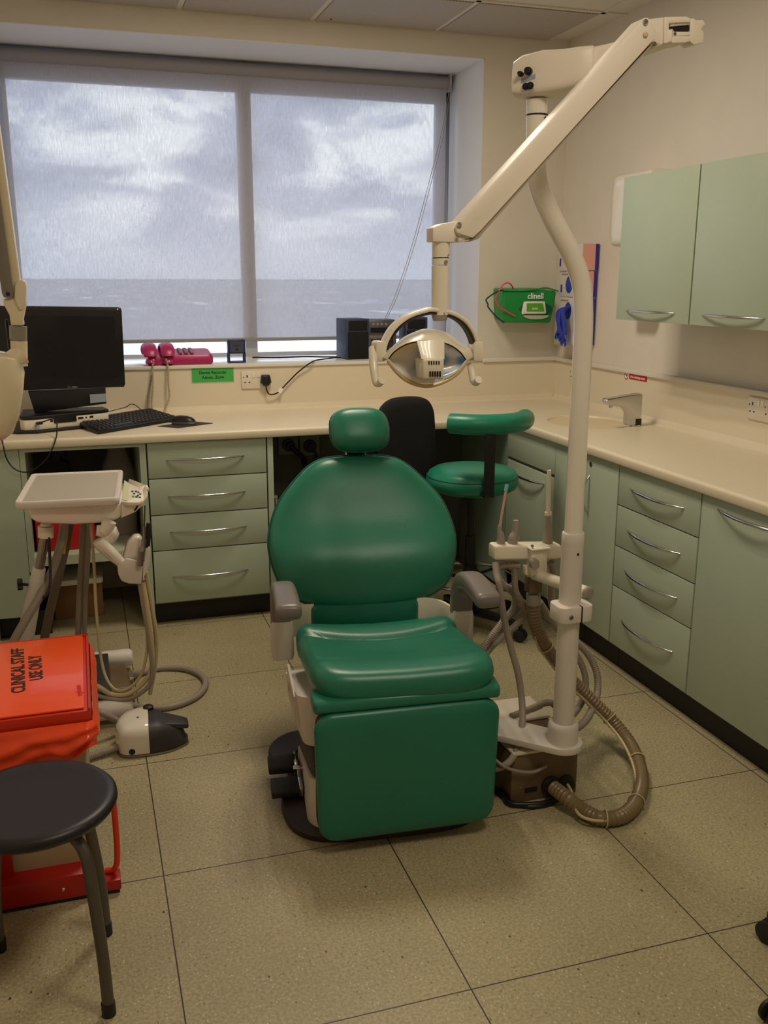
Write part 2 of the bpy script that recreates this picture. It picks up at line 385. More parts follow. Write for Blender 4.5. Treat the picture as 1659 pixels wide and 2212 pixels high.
# the sea outside
sm = bpy.data.materials.new('choppy_sea'); sm.use_nodes = True; nt = sm.node_tree; b = nt.nodes['Principled BSDF']
tcn = nd('ShaderNodeTexCoord'); mpn = nd('ShaderNodeMapping'); lk(tcn.outputs['Object'], mpn.inputs[0]); mpn.inputs['Scale'].default_value = (1, 0.25, 1)
na = nd('ShaderNodeTexNoise'); na.inputs['Scale'].default_value = 0.03; na.inputs['Detail'].default_value = 5; lk(mpn.outputs[0], na.inputs['Vector'])
r0 = nd('ShaderNodeValToRGB'); lk(na.outputs['Fac'], r0.inputs[0]); e = r0.color_ramp.elements
e[0].position = 0.3; e[0].color = (0.24, 0.27, 0.31, 1); e[1].position = 0.70; e[1].color = (0.9, 0.9, 0.92, 1); k = e.new(0.60); k.color = (0.34, 0.36, 0.40, 1)
lk(r0.outputs[0], b.inputs['Base Color']); b.inputs['Roughness'].default_value = 0.6
sea = obj('sea', MB().add([(-9000, 30, -25), (9000, 30, -25), (9000, 15000, -25), (-9000, 15000, -25)], [(0, 1, 2, 3)]), sm, kind='structure')
# roller blind
fb = bpy.data.materials.new('screen_blind_fabric'); fb.use_nodes = True; nt = fb.node_tree; nt.nodes.clear()
o_ = nd('ShaderNodeOutputMaterial'); t_ = nd('ShaderNodeBsdfTransparent'); d_ = nd('ShaderNodeBsdfDiffuse'); d_.inputs[0].default_value = rgb(168, 164, 168)
l_ = nd('ShaderNodeBsdfTranslucent'); l_.inputs[0].default_value = (0.21, 0.21, 0.22, 1); ad = nd('ShaderNodeAddShader'); lk(d_.outputs[0], ad.inputs[0]); lk(l_.outputs[0], ad.inputs[1])
mm = nd('ShaderNodeMixShader'); tcn = nd('ShaderNodeTexCoord'); mpn = nd('ShaderNodeMapping'); lk(tcn.outputs['Object'], mpn.inputs[0]); mpn.inputs['Scale'].default_value = (260, 1, 22)
nz = nd('ShaderNodeTexNoise'); nz.inputs['Scale'].default_value = 1.0; nz.inputs['Detail'].default_value = 2; lk(mpn.outputs[0], nz.inputs['Vector'])
mr = nd('ShaderNodeMapRange'); mr.inputs[1].default_value = 0.3; mr.inputs[2].default_value = 0.7; mr.inputs[3].default_value = 0.62; mr.inputs[4].default_value = 0.72
lk(nz.outputs['Fac'], mr.inputs[0]); lk(mr.outputs[0], mm.inputs[0]); lk(t_.outputs[0], mm.inputs[1]); lk(ad.outputs[0], mm.inputs[2]); lk(mm.outputs[0], o_.inputs[0])
BY = 5.07; bx0 = at(20, 400, BY).x; bx1 = at(961, 400, BY).x; bzb = at(500, 733, BY).z
rb = thing('roller_blind', 'grey see-through roller blind pulled down over the sea-view window', 'blind', ((bx0+bx1)/2, BY, 2.5))
obj('fabric', MB().box(bx0, bx1, BY, BY+0.0012, bzb, 2.49), fb, rb)
obj('roller_tube', MB().lathe([(0.034, 0), (0.034, bx1-bx0+0.03)], (bx0-0.015, BY+0.012, 2.503), (1, 0, 0), 28), mat('blind_cloth', (150, 146, 150), 0.8), rb)
obj('bottom_rail', MB().box(bx0, bx1, BY-0.006, BY+0.008, bzb-0.012, bzb+0.006), mat('blind_rail', (150, 146, 142), 0.5), rb, bevel=0.003)
obj('bracket', MB().box(bx1+0.012, bx1+0.018, BY-0.03, BY+0.05, 2.46, 2.546), ALU, rb, bevel=0.002)
ch = []
for d in (0, 5):
    ch.append([at(975-d*.5, 182, BY-0.035), at(958-d, 290, 5.02), at(930-d, 400, 4.99), at(895-d, 530, 4.95), at(858-d, 640, 4.90), at(828-d*.7, 702, 4.86)])
cm = MB()
for p in ch: cm.corr(p, 0.0023, 0.0012, 0.012, 5)
for e2 in (752, 774): cm.corr([at(826, 705, 4.86), at(800, 738, 4.82), at(e2+12, 766, 4.80), at(e2, 777, 4.79)], 0.0023, 0.0012, 0.012, 5)
obj('pull_chain', cm, mat('chain_bead', (150, 140, 130), 0.4), rb)
obj('chain_weight', MB().box(-0.012, 0.012, -0.008, 0.008, -0.018, 0.018, Matrix.Rotation(0.5, 3, 'Y'), at(824, 704, 4.86)) if False else MB().lathe([(0.008, -0.02), (0.013, -0.012), (0.013, 0.012), (0.007, 0.02)], at(824, 706, 4.86), (0.5, 0, 0.8), 10), mat('chain_link', (190, 180, 160), 0.4), rb)
# ================================================================ WORKTOP
WT0, WT1 = 0.826, 0.862
wt = thing('worktop', 'cream L-shaped laminate worktop running under the window and along the right wall', 'worktop', (1.9, 4.05, WT0))
m = MB()
def nose(a, d, outw):       # rounded front edge
    a = Vector(a); o = Vector(outw); r = 0.012; p = []
    p.append(a+Vector((0, 0, WT0))); p.append(a+o*0.018+Vector((0, 0, WT0))); p.append(a+o*0.02+Vector((0, 0, WT0+0.003)))
    for k in range(6):
        t = math.radians(18*k); p.append(a+o*(0.02-r+r*math.cos(t))+Vector((0, 0, WT1-r+r*math.sin(t))))
    p.append(a+Vector((0, 0, WT1))); m.prism(p, d)
nose((XL+.002, 4.05, 0), (1.9-XL-0.002, 0, 0), (0, -1, 0)); nose((1.9, 0.6, 0), (0, 3.45, 0), (-1, 0, 0))
def slab(x0, x1, y0, y1): m.box(x0, x1, y0, y1, WT0, WT1)
slab(XL+.002, 1.9, 4.05, 4.662); slab(1.9, XR-.018, 0.6, 3.55); slab(1.9, 1.95, 3.55, 4.09); slab(2.44, XR-.018, 3.55, 4.09); slab(1.9, XR-.018, 4.09, 4.662)
cx, cy, ra, rb_ = 2.195, 3.82, 0.182, 0.215; nn = 56
sq, el = [], []
for k in range(nn):
    t = 2*PI*k/nn; c_, s_ = math.cos(t), math.sin(t)
    q = min((9 if abs(c_) < 1e-6 else abs((2.44-cx)/c_)), (9 if abs(s_) < 1e-6 else abs(.27/s_)))
    sq.append([cx+c_*q, cy+s_*q]); el.append((c_, s_))
for kx in (1.95, 2.44):
    for ky in (3.55, 4.09):
        j = min(range(nn), key=lambda i: (sq[i][0]-kx)**2+(sq[i][1]-ky)**2); sq[j] = [kx, ky]
m.loft([[Vector((x, y, WT1)) for x, y in sq]] + [[Vector((cx+c_*ra*f, cy+s_*rb_*f, WT1-d)) for c_, s_ in el] for f, d in ((1.0, 0), (0.985, 0.003), (0.975, 0.008))], cap=False)
obj('top', m, TOP, wt)
obj('basin', MB().loft([[Vector((cx+c_*ra*f, cy+s_*rb_*f, WT1-d)) for c_, s_ in el] for f, d in ((0.975, 0.008), (0.94, 0.03), (0.86, 0.075), (0.7, 0.11), (0.45, 0.13), (0.12, 0.138), (0.11, 0.142))], cap=True), mat('basin_cream', (222, 206, 170), 0.3), wt)
# ================================================================ CABINETS
def bow(p0, p1, outv, d=0.032, r=0.0055, sag=0.0):
    p0, p1, outv = Vector(p0), Vector(p1), Vector(outv); P = []
    for k in range(17):
        t = k/16; h = 1-(2*t-1)**2; P.append(p0.lerp(p1, t)+outv*(0.001+d*h**0.8)+Vector((0, 0, -sag*h)))
    R = [r*(0.55+0.45*min(1, 4*min(k/16, 1-k/16))) for k in range(17)]
    return MB().tube(P, R, 10)
FY = 4.05; G = 0.0022
def front_y(parent, name, x0, x1, z0, z1, hz=None, hx=None):
    d = obj(name, MB().box(x0+G, x1-G, FY, FY+0.018, z0+G, z1-G), GREEN, parent, bevel=0.0015)
    if hz: obj('handle', bow((hx[0], FY, hz), (hx[1], FY, hz), (0, -1, 0)), CHROME, d)
    return d
def front_x(parent, name, y0, y1, z0, z1, h=None, X=1.9):
    d = obj(name, MB().box(X, X+0.018, y0+G, y1-G, z0+G, z1-G), GREEN, parent, bevel=0.0015)
    if h: obj('handle', bow(h[0], h[1], (-1, 0, 0)), CHROME, d)
    return d
# drawers under the back worktop
t = thing('drawer_cabinet', 'pale green four-drawer base cabinet under the window worktop', 'cabinet', (0.49, 4.35, 0))
obj('body', MB().box(0.237, 0.748, 4.07, 4.655, 0.1, 0.825), GREENIN, t)
obj('plinth', MB().box(0.237, 0.775, 4.11, 4.125, 0, 0.1), BLACK, t)
for z0, z1, hz in ((0.666, 0.824, 0.748), (0.506, 0.666, 0.589), (0.347, 0.506, 0.431), (0.108, 0.347, 0.230)):
    front_y(t, 'drawer', 0.237, 0.746, z0, z1, hz, (0.317, 0.647))
obj('side_panel', MB().box(0.750, 0.775, 4.05, 4.655, 0.108, 0.825), GREEN, t, bevel=0.001)
# open cabinet on the left
t = thing('open_cabinet', 'pale green base cabinet with its door off, filled with odds and ends', 'cabinet', (-0.08, 4.35, 0))
obj('side_panel', MB().box(XL+.003, -0.268, 4.05, 4.07, 0.108, 0.825), GREEN, t)
obj('stile', MB().box(-0.266, -0.245, 4.05, 4.655, 0.30, 0.825), GREEN, t)
obj('stile', MB().box(0.207, 0.233, 4.05, 4.655, 0.06, 0.825), GREEN, t)
obj('top_rail', MB().box(-0.245, 0.207, 4.05, 4.07, 0.808, 0.825), GREEN, t)
obj('shelf', MB().box(-0.245, 0.207, 4.05, 4.655, 0.322, 0.362), mat('shelf_board', (186, 192, 168), 0.5), t)
obj('plinth', MB().box(XL+.003, -0.2, 4.11, 4.125, 0, 0.108), BLACK, t)
obj('back_panel', MB().box(-0.245, 0.207, 4.64, 4.655, 0.362, 0.825), mat('dull_grey_board', (84, 84, 80), 0.8), t)
obj('side_panel', MB().box(-0.27, -0.25, 4.13, 4.655, 0, 0.30), BLACK, t)
# things in it
rb2 = thing('sharps_box', 'red plastic box on the shelf of the open cabinet', 'box', (-0.1, 4.25, 0.362))
x0, x1, y0, y1 = at(80, 1160, 4.2).x, at(206, 1160, 4.2).x, 4.13, 4.36
obj('body', MB().box(x0, x1, y0, y1, 0.363, 0.53), RED, rb2, bevel=0.006)
obj('lid', MB().box(x0-0.004, x1+0.004, y0-0.004, y1+0.004, 0.531, 0.56), RED, rb2, bevel=0.005)
wbn = thing('waste_tub', 'grey plastic tub beside the red box in the open cabinet', 'tub', (0.12, 4.35, 0.362))
obj('tub', MB().loft([[Vector((0.125+x*f, 4.4+y*f, z)) for x, y in rrect(-0.075, 0.075, -0.1, 0.1, 0.03)] for f, z in ((0.9, 0.363), (1.0, 0.57), (1.03, 0.58))]), GREYP, wbn)
bag = MB(); rings = []
for k in range(7):
    z = 0.58+0.035*k; f = (1.02, 1.05, 0.95, 0.8, 0.62, 0.5, 0.42)[k]
    rings.append([Vector((0.125+x*f*(1+0.08*math.sin(9*i+k*2)), 4.4+y*f*(1+0.1*math.cos(7*i+k)), z)) for i, (x, y) in enumerate(rrect(-0.07, 0.07, -0.09, 0.09, 0.03, 3))])
bgm = bpy.data.materials.new('clear_polythene'); bgm.use_nodes = True; bb = bgm.node_tree.nodes['Principled BSDF']; bb.inputs['Base Color'].default_value = (0.6, 0.6, 0.6, 1); bb.inputs['Alpha'].default_value = 0.22; bb.inputs['Roughness'].default_value = 0.2
obj('liner_bag', bag.loft(rings, False), bgm, wbn)
pz = thing('cable_plug', 'black plug and lead in the back of the open cabinet', 'plug', at(125, 985, 4.62))
obj('plug', MB().lathe([(0.03, 0), (0.034, -0.01), (0.03, -0.035)], at(127, 982, 4.639), (0, 1, 0), 12), BPLAS, pz)
obj('lead', MB().tube([at(130, 990, 4.60), at(148, 1002, 4.58), at(150, 1030, 4.58), at(148, 1090, 4.57), at(146, 1150, 4.56)], 0.006, 8, 6), BPLAS, pz)
cb = thing('cardboard_box', 'brown cardboard box on the floor under the open cabinet', 'box', (-0.1, 4.35, 0))
obj('carton', MB().box(-0.19, 0.02, 4.28, 4.55, 0.001, 0.188), CARD, cb, bevel=0.002)
wl = tag(obj('white_tray', MB().loft([[Vector((-0.095+x, 4.36+y, z)) for x, y in rrect(-0.12, 0.12, -0.19, 0.19, 0.02)] for z in (0.19, 0.213)]), WHITE3, bevel=0.002), 'shallow white tray lying on the cardboard box below the cabinet shelf', 'tray')
# kneehole: back board, service outlets, boxes
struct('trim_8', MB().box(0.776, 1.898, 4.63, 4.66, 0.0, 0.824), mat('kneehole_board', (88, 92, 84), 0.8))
plates = [('leftmost of the service outlet plates under the desk', 622, 960), ('service outlet plate with blue-black hose behind the headrest, under the desk', 668, 962)]
for i, (lb, px, py) in enumerate(plates):
    p = at(px, py, 4.62); s = thing('outlet_plate', 'dark '+lb, 'outlet', p, 'service outlets under the desk')
    obj('plate', MB().box(p.x-0.05, p.x+0.05, 4.612, 4.629, p.z-0.05, p.z+0.05), mat('dull_plate', (120, 124, 112), 0.5), s, bevel=0.003)
    obj('valve', MB().lathe([(0.032, 0), (0.032, 0.02), (0.018, 0.022), (0.018, 0.05)], (p.x, 4.612, p.z), (0, -1, 0), 20), BPLAS, s)
    hp = ([p+Vector((0, -0.05, 0)), p+Vector((0.06, -0.08, -0.06)), at(660, 1005, 4.5), at(700, 1060, 4.45), at(720, 1200, 4.4)] if i == 0 else
          [p+Vector((0, -0.05, 0)), p+Vector((0.02, -0.07, -0.05)), at(665, 1010, 4.52), at(650, 1050, 4.5), at(640, 1150, 4.5)])
    obj('hose', MB().tube(hp, 0.014 if i == 0 else 0.008, 10, 6), BPLAS if i == 0 else mat('blue_lead', (30, 36, 90), 0.5), s)
p = at(594, 1088, 4.30); p.x = 0.8068
wb3 = thing('white_bracket', 'small white frame fitting screwed to the drawer cabinet side under the desk', 'bracket', p)
fr2 = MB(); w2 = 0.032
for a, b_, c2, d2 in ((-w2, w2, 0.026, 0.038), (-w2, w2, -0.038, -0.026), (-w2, -w2+0.012, -0.026, 0.026), (w2-0.01, w2, -0.026, 0.026)): fr2.box(p.x+a, p.x+b_, p.y, p.y+0.03, p.z+c2, p.z+d2)
obj('frame', fr2, IVORY, wb3, bevel=0.002)
bx = thing('cardboard_box', 'tall brown carton standing under the desk behind the green stool', 'box', (1.45, 4.42, 0))
obj('carton', MB().box(1.36, 1.60, 4.36, 4.6, 0.001, 0.60), CARD, bx, bevel=0.003)
obj('tape', MB().box(1.57, 1.597, 4.3585, 4.36, 0.30, 0.58), mat('clear_tape', (150, 146, 136), 0.2), bx)
# right-hand run
RX = 1.9
t = thing('sink_cabinet', 'pale green sink base cabinet with pull-out bin front in the corner', 'cabinet', (2.18, 3.8, 0))
obj('body', MB().box(RX+0.02, 2.44, 3.34, 4.045, 0.1, 0.70), GREENIN, t)
obj('fixed_panel', MB().box(RX, RX+0.018, 3.57, 4.045, 0.681, 0.825), GREEN, t, bevel=0.001)
obj('filler_panel', MB().box(RX, RX+0.018, 3.333, 3.567, 0.113, 0.825), GREEN, t, bevel=0.001)
d = front_x(t, 'bin_door', 3.57, 4.045, 0.113, 0.668, ((RX, 3.965, 0.617), (RX, 3.655, 0.622)))
obj('side_panel', MB().box(RX, RX+0.02, 4.047, 4.655, 0.02, 0.825), GREENIN, t)
obj('plinth', MB().box(1.952, 1.967, 3.333, 4.6, 0, 0.113), BLACK, t)
t = thing('door_cabinet', 'pale green narrow base cabinet with a lock and upright handle', 'cabinet', (2.18, 3.2, 0))
obj('body', MB().box(RX+0.02, 2.44, 3.065, 3.33, 0.1, 0.825), GREENIN, t)
d = front_x(t, 'door', 3.062, 3.33, 0.113, 0.825)
obj('handle', bow((RX, 3.275, 0.735), (RX, 3.275, 0.585), (-1, 0, 0), 0.028), CHROME, d)
obj('lock', MB().lathe([(0.009, 0), (0.009, 0.003), (0.004, 0.0035)], (RX, 3.27, 0.785), (-1, 0, 0), 18), STEEL, d)
obj('plinth', MB().box(1.952, 1.967, 3.065, 3.33, 0, 0.113), BLACK, t)
t = thing('drawer_cabinet', 'pale green four-drawer base cabinet along the right wall', 'cabinet', (2.18, 2.8, 0))
obj('body', MB().box(RX+0.02, 2.44, 2.56, 3.058, 0.1, 0.825), GREENIN, t)
for z0, z1, hz in ((0.668, 0.825, 0.749), (0.508, 0.668, 0.589), (0.349, 0.508, 0.430), (0.113, 0.349, 0.232)):
    front_x(t, 'drawer', 2.557, 3.059, z0, z1, ((RX, 2.978, hz), (RX, 2.646, hz)))
obj('plinth', MB().box(1.952, 1.967, 2.56, 3.062, 0, 0.113), BLACK, t)
t = thing('door_cabinet', 'wide pale green base cabinet door with a level handle, right edge of the room', 'cabinet', (2.18, 2.2, 0))
obj('body', MB().box(RX+0.02, 2.44, 1.96, 2.55, 0.1, 0.825), GREENIN, t)
front_x(t, 'door', 1.96, 2.554, 0.113, 0.825, ((RX, 2.47, 0.788), (RX, 2.13, 0.788)))
obj('plinth', MB().box(1.952, 1.967, 1.96, 2.56, 0, 0.113), BLACK, t)
t = thing('door_cabinet', 'pale green base cabinet nearest the camera on the right', 'cabinet', (2.18, 1.3, 0))
obj('body', MB().box(RX+0.02, 2.44, 0.65, 1.955, 0.1, 0.825), GREENIN, t)
front_x(t, 'door', 1.36, 1.957, 0.113, 0.825); front_x(t, 'door', 0.65, 1.357, 0.113, 0.825)
# wall cabinet
UX = 2.15
t = thing('wall_cabinet', 'pale green two-door cabinet hung high on the right wall', 'wall cabinet', (2.31, 3.05, 1.338))
obj('body', MB().box(UX+0.02, XR-.001, 2.40, 3.565, 1.338, 1.893), GREENIN, t)
for y0, y1, h0, h1 in ((3.058, 3.567, 3.487, 3.150), (2.45, 3.055, 2.978, 2.644)):
    d = obj('door', MB().box(UX, UX+0.018, y0+G, y1-G, 1.334, 1.896), GREEN, t, bevel=0.0015)
    obj('handle', bow((UX, h0, 1.372), (UX, h1, 1.372), (-1, 0, 0)), CHROME, d)
# ================================================================ DESK AND SILL
DZ = WT1
# monitor on a docking stand
mo = thing('desktop_computer', 'large black touch-screen computer standing at the left end of the worktop', 'computer', (-0.06, 4.3, DZ))
YM = 4.30
def bar_quad(pts, y, th):
    return MB().prism([at(px, py, y) for px, py in pts], (0, th, 0))
scr = [(-60, 668), (-58, 660), (255, 663.5), (262, 666), (263, 672), (270.5, 830), (268, 836), (-40, 846)]
bz = bar_quad(scr, YM, 0.03)
obj('screen_housing', bz, BPLAS, mo, bevel=0.003)
obj('screen', bar_quad([(-40, 682), (247, 684), (253, 815), (-40, 818)], YM-0.0012, 0.001), SCREEN, mo)
p = at(254, 668, YM-0.002); obj('camera_dot', MB().lathe([(0.003, 0), (0.003, 0.002)], p, (0, -1, 0), 10), WINK, mo)
obj('logo', MB().tube([at(149, 836, YM-.002)+Vector((.0045*math.cos(2*PI*k/12), 0, .0045*math.sin(2*PI*k/12))) for k in range(12)], .0009, 6, closed=True).loft([[at(161, 836, YM-.001)+Vector((x, d_, z)) for x, z in sell(.013, .0035, 2.2, 16)] for d_ in (-.001, 0)]), mat('dim_silver', (110, 110, 112), .5), mo)
ped = MB().prism([at(60, 845, YM+.01), at(228, 838, YM+.01), at(230, 872, YM+.01), at(75, 892, YM+.01)], (0, 0.05, 0))
obj('stand', ped, BPLAS, mo, bevel=0.003)
a = at(36, 930, 4.17); b0 = Vector((-0.31, 4.19, DZ)); 
base = MB().prism([(-0.30, 4.215, DZ), (-0.275, 4.185, DZ), (-0.20, 4.18, DZ), (0.09, 4.31, DZ), (0.11, 4.34, DZ), (0.06, 4.5, DZ), (-0.30, 4.5, DZ)], (0, 0, 0.012))
obj('base_plate', base, BPLAS, mo, bevel=0.004)
hub = MB().prism([(-0.262, 4.215, DZ+.012), (-0.245, 4.195, DZ+.012), (-0.20, 4.195, DZ+.012), (0.075, 4.325, DZ+.012), (0.10, 4.345, DZ+.012), (0.08, 4.44, DZ+.012), (-0.26, 4.44, DZ+.012)], (0, 0, 0.046))
obj('port_hub', hub, IVORY, mo, bevel=0.005)
top_ = MB().prism([(-0.262, 4.212, DZ+.058), (-0.245, 4.192, DZ+.058), (-0.20, 4.192, DZ+.058), (0.075, 4.322, DZ+.058), (0.102, 4.345, DZ+.058), (0.08, 4.44, DZ+.058), (-0.26, 4.44, DZ+.058)], (0, 0, 0.014))
obj('hub_cover', top_, BPLAS, mo, bevel=0.004)
dirh = Vector((0.275, 0.13, 0)).normalized(); n_h = Vector((dirh.y, -dirh.x, 0))
def on_hub(s, z, w_, h_, d_=0.0015):
    o = Vector((-0.20, 4.195, DZ+.012)) + dirh*s + Vector((0, 0, z)) + n_h*0.0005
    return MB().prism([o-dirh*w_-Vector((0, 0, h_)), o+dirh*w_-Vector((0, 0, h_)), o+dirh*w_+Vector((0, 0, h_)), o-dirh*w_+Vector((0, 0, h_))], n_h*d_)
for s_, z_, w_, h_ in ((0.018, 0.03, 0.012, 0.006), (0.07, 0.034, 0.006, 0.004), (0.20, 0.034, 0.012, 0.004), (0.225, 0.034, 0.003, 0.003), (0.25, 0.035, 0.008, 0.004)):
    obj('port', on_hub(s_, z_, w_, h_), BPLAS, mo)
obj('clip', on_hub(0.13, 0.036, 0.05, 0.014, 0.003), BPLAS, mo)
obj('label', on_hub(0.006, 0.014, 0.009, 0.010), mat('silver_label', (150, 160, 170), 0.4), mo)
obj('label', MB().prism([at(194, 852, YM-.002), at(229, 850, YM-.002), at(229, 868, YM-.002), at(195, 871, YM-.002)], (0, 0.002, 0)), mat('silver_label', (150, 160, 170), 0.4), mo)
c1 = thing('usb_cable', 'black cable drooping from the computer hub over the worktop edge', 'cable', at(105, 900, 4.2))
q = Vector((-0.195, 4.17, DZ+.043))
obj('plug', MB().tube([q+Vector((0, 0.02, 0)), q+Vector((0.005, -0.01, 0.002))], 0.006, 8), BPLAS, c1)
obj('lead', MB().tube([q, at(118, 905, 4.12), at(123, 925, 4.07), at(120, 950, 4.015), at(105, 985, 4.0), at(80, 1010, 4.0), at(55, 1020, 4.01), at(30, 1012, 4.01), at(14, 990, 4.01), at(7, 962, 4.005), at(3, 945, 4.06)], 0.0028, 8, 8), BPLAS, c1)
# keyboard
kb = thing('keyboard', 'black full-size computer keyboard lying angled in front of the computer', 'keyboard', (0.2, 4.28, DZ))
k0, k1, k2, k3 = atz(213, 939, DZ), atz(388, 903, DZ+.012), atz(322, 886, DZ+.02), atz(160, 912, DZ+.02)
def kq(u, v, z):
    a_ = k0.lerp(k1, u); b_ = k3.lerp(k2, u); p_ = a_.lerp(b_, v); return Vector((p_.x, p_.y, DZ+0.001+z+0.014*v))
obj('case', MB().hexa([kq(0, 0, 0), kq(1, 0, 0), kq(1, 1, 0), kq(0, 1, 0)], [kq(0, 0, 0.014), kq(1, 0, 0.014), kq(1, 1, 0.016), kq(0, 1, 0.016)]), BPLAS, kb, bevel=0.003)
ks = MB()
for r_ in range(6):
    for c_ in range(20):
        if r_ == 0 and 4 <= c_ <= 8: continue
        u0, u1 = 0.02+c_*0.048, 0.02+c_*0.048+0.041; v0, v1 = 0.06+r_*0.14, 0.06+r_*0.14+0.115
        ks.hexa([kq(u0, v0, 0.0145), kq(u1, v0, 0.0145), kq(u1, v1, 0.0155), kq(u0, v1, 0.0155)],
                [kq(u0+.006, v0+.02, 0.021), kq(u1-.006, v0+.02, 0.021), kq(u1-.006, v1-.02, 0.022), kq(u0+.006, v1-.02, 0.022)])
ks.hexa([kq(.212, .06, .0145), kq(.445, .06, .0145), kq(.445, .175, .0155), kq(.212, .175, .0155)], [kq(.218, .08, .021), kq(.44, .08, .021), kq(.44, .155, .022), kq(.218, .155, .022)])
obj('keys', ks, mat('black_keys', (30, 30, 34), 0.45), kb)
obj('sticker', MB().lathe([(0.012, 0), (0.012, 0.0008)], kq(0.035, 0.9, 0.0175), (0, 0, 1), 16, sx=1.2, sy=.8), mat('pale_sticker', (170, 200, 180), 0.4), kb)
mt = tag(obj('mouse_mat', MB().prism([(0.30, 4.24, DZ+.0008), (0.385, 4.165, DZ+.0008), (0.545, 4.26, DZ+.0008), (0.46, 4.34, DZ+.0008)], (0, 0, 0.002)), mat('charcoal_mat', (58, 54, 54), 0.8)), 'thin charcoal mouse mat under the mouse', 'mouse mat')
ms = thing('mouse', 'black and silver computer mouse on the mat beside the keyboard', 'mouse', (0.42, 4.25, DZ+.003))
Rm = Matrix.Rotation(math.radians(-28), 3, 'Z')
def mring(fx, fy, z, dx=0): return [Vector((0.415, 4.252, DZ+.0035+z)) + Rm @ Vector((x*fx+dx, y*fy, 0)) for x, y in sell(0.056, 0.031, 2.4, 24)]
obj('body', MB().loft([mring(.92, .9, 0), mring(1, 1, .006), mring(1.0, 1.0, .013)]), mat('silver_plastic', (130, 120, 112), 0.3, 0.4), ms)
obj('shell', MB().loft([mring(.99, .98, .0135), mring(.95, .93, .022, -.002), mring(.8, .78, .031, -.005), mring(.5, .45, .037, -.007), mring(.15, .1, .039, -.008)]), BPLAS, ms)
obj('scroll_wheel', MB().lathe([(0.008, -0.004), (0.009, 0), (0.008, 0.004)], Vector((0.415, 4.252, DZ+.03)) + Rm @ Vector((0.03, 0, 0)), Rm @ Vector((0, 1, 0)), 14), GREYP, ms)
cbl = tag(obj('mouse_cable', MB().tube([(0.38, 4.33, DZ+.003), (0.30, 4.42, DZ+.003), at(290, 874, 4.58), at(270, 880, 4.52), at(235, 889, 4.5)], 0.0022, 6, 8), BPLAS), 'thin black cable lying behind the keyboard', 'cable')
# telephones on the sill
SZ = WZ0+0.004
def phone(px0, cx_, nm, lbl, keys):
    t = thing('telephone', lbl, 'telephone', (cx_, 4.76, SZ), 'pink telephones on the sill')
    prof = []
    W_, D_ = (0.115, 0.085) if keys else (0.05, 0.085)
    x0 = cx_-0.015
    b_ = MB().loft([[Vector((x0+W_/1+x*s_, 4.765+y*s_, SZ+.001+z+(0.02*(y+D_)/(2*D_) if z > 0.01 else 0))) for x, y in rrect(-W_, W_, -D_, D_, 0.02, 4)] for s_, z in ((.95, 0), (1, .008), (1, .036), (.93, .046))])
    obj('base', b_, PINK, t)
    # handset: an arch running front to back on the left of the base
    h = MB(); P = []
    for k in range(11):
        th = math.radians(4+172*k/10); P.append(Vector((cx_-0.002, 4.765-0.098*math.cos(th), SZ+0.034+0.058*math.sin(th)**.7)))
    hs = MB().tube(P, [0.030, 0.034, 0.034, 0.033, 0.032, 0.032, 0.032, 0.033, 0.034, 0.034, 0.030], 14, flat=0.36, up=(0, 0, 1))
    obj('handset', hs, PINK, t)
    obj('earpiece', MB().lathe([(0.023, 0), (0.026, .008), (0.02, .018)], (cx_-0.002, 4.67, SZ+.012), (0, -0.1, 1), 16), PINK, t)
    if keys:
        kk = MB()
        for r_ in range(4):
            for c_ in range(3):
                xx = cx_+0.062+c_*0.027; yy = 4.715+r_*0.03; kk.box(xx-.008, xx+.008, yy-.010, yy+.010, SZ+.052+.0035*r_, SZ+.062+.0035*r_)
        obj('keypad', kk, PINKD, t, bevel=0.002)
    return t
ph1 = phone(0, 0.318, '', 'left magenta telephone on the sill, mostly its handset showing', False)
ph2 = phone(0, 0.400, '', 'magenta telephone with keypad on the window sill', True)
CORD = mat('cream_coiled_cord', (200, 184, 150), 0.5)
def coilcord(parent, pts): obj('coiled_cord', MB().coil(pts, 0.0042, 0.0018, 0.0062, 5), CORD, parent)
coilcord(ph1, [at(331, 776, 4.65), at(330, 800, 4.638), at(330, 840, 4.63), at(328, 870, 4.62), at(330, 888, 4.60)])
coilcord(ph2, [at(359, 775, 4.65), at(363, 795, 4.638), at(364, 830, 4.63), at(366, 860, 4.62), at(356, 885, 4.59)])
tag(obj('telephone_lead', MB().coil([at(328, 810, 4.645), at(322, 850, 4.64), at(318, 890, 4.60)], 0.0035, 0.0016, 0.006, 5), mat('grey_coiled_cord', (150, 140, 125), 0.5)), 'thin grey coiled lead hanging beside the left telephone cord', 'cable')
# self-inking stamp
p = at(511, 780, 4.74); st = thing('self_inking_stamp', 'small dark blue self-inking stamp standing on the sill by the mullion', 'stamp', (p.x, 4.74, SZ))
NAVY = mat('navy_plastic', (24, 34, 78), 0.35); sx_, sz_ = 0.043, 0.115
obj('head', MB().box(p.x-sx_, p.x+sx_, 4.72, 4.76, SZ+0.045, SZ+sz_), NAVY, st, bevel=0.006)
fr_ = MB()
for s_ in (-1, 1):
    fr_.box(p.x+s_*sx_*.9-.004, p.x+s_*sx_*.9+.004, 4.718, 4.724, SZ+.001, SZ+.05).box(p.x+s_*sx_*.9-.004, p.x+s_*sx_*.9+.004, 4.756, 4.762, SZ+.001, SZ+.05)
fr_.box(p.x-sx_, p.x+sx_, 4.716, 4.726, SZ+.001, SZ+.008).box(p.x-sx_, p.x+sx_, 4.754, 4.764, SZ+.001, SZ+.008)
obj('foot_frame', fr_, NAVY, st)
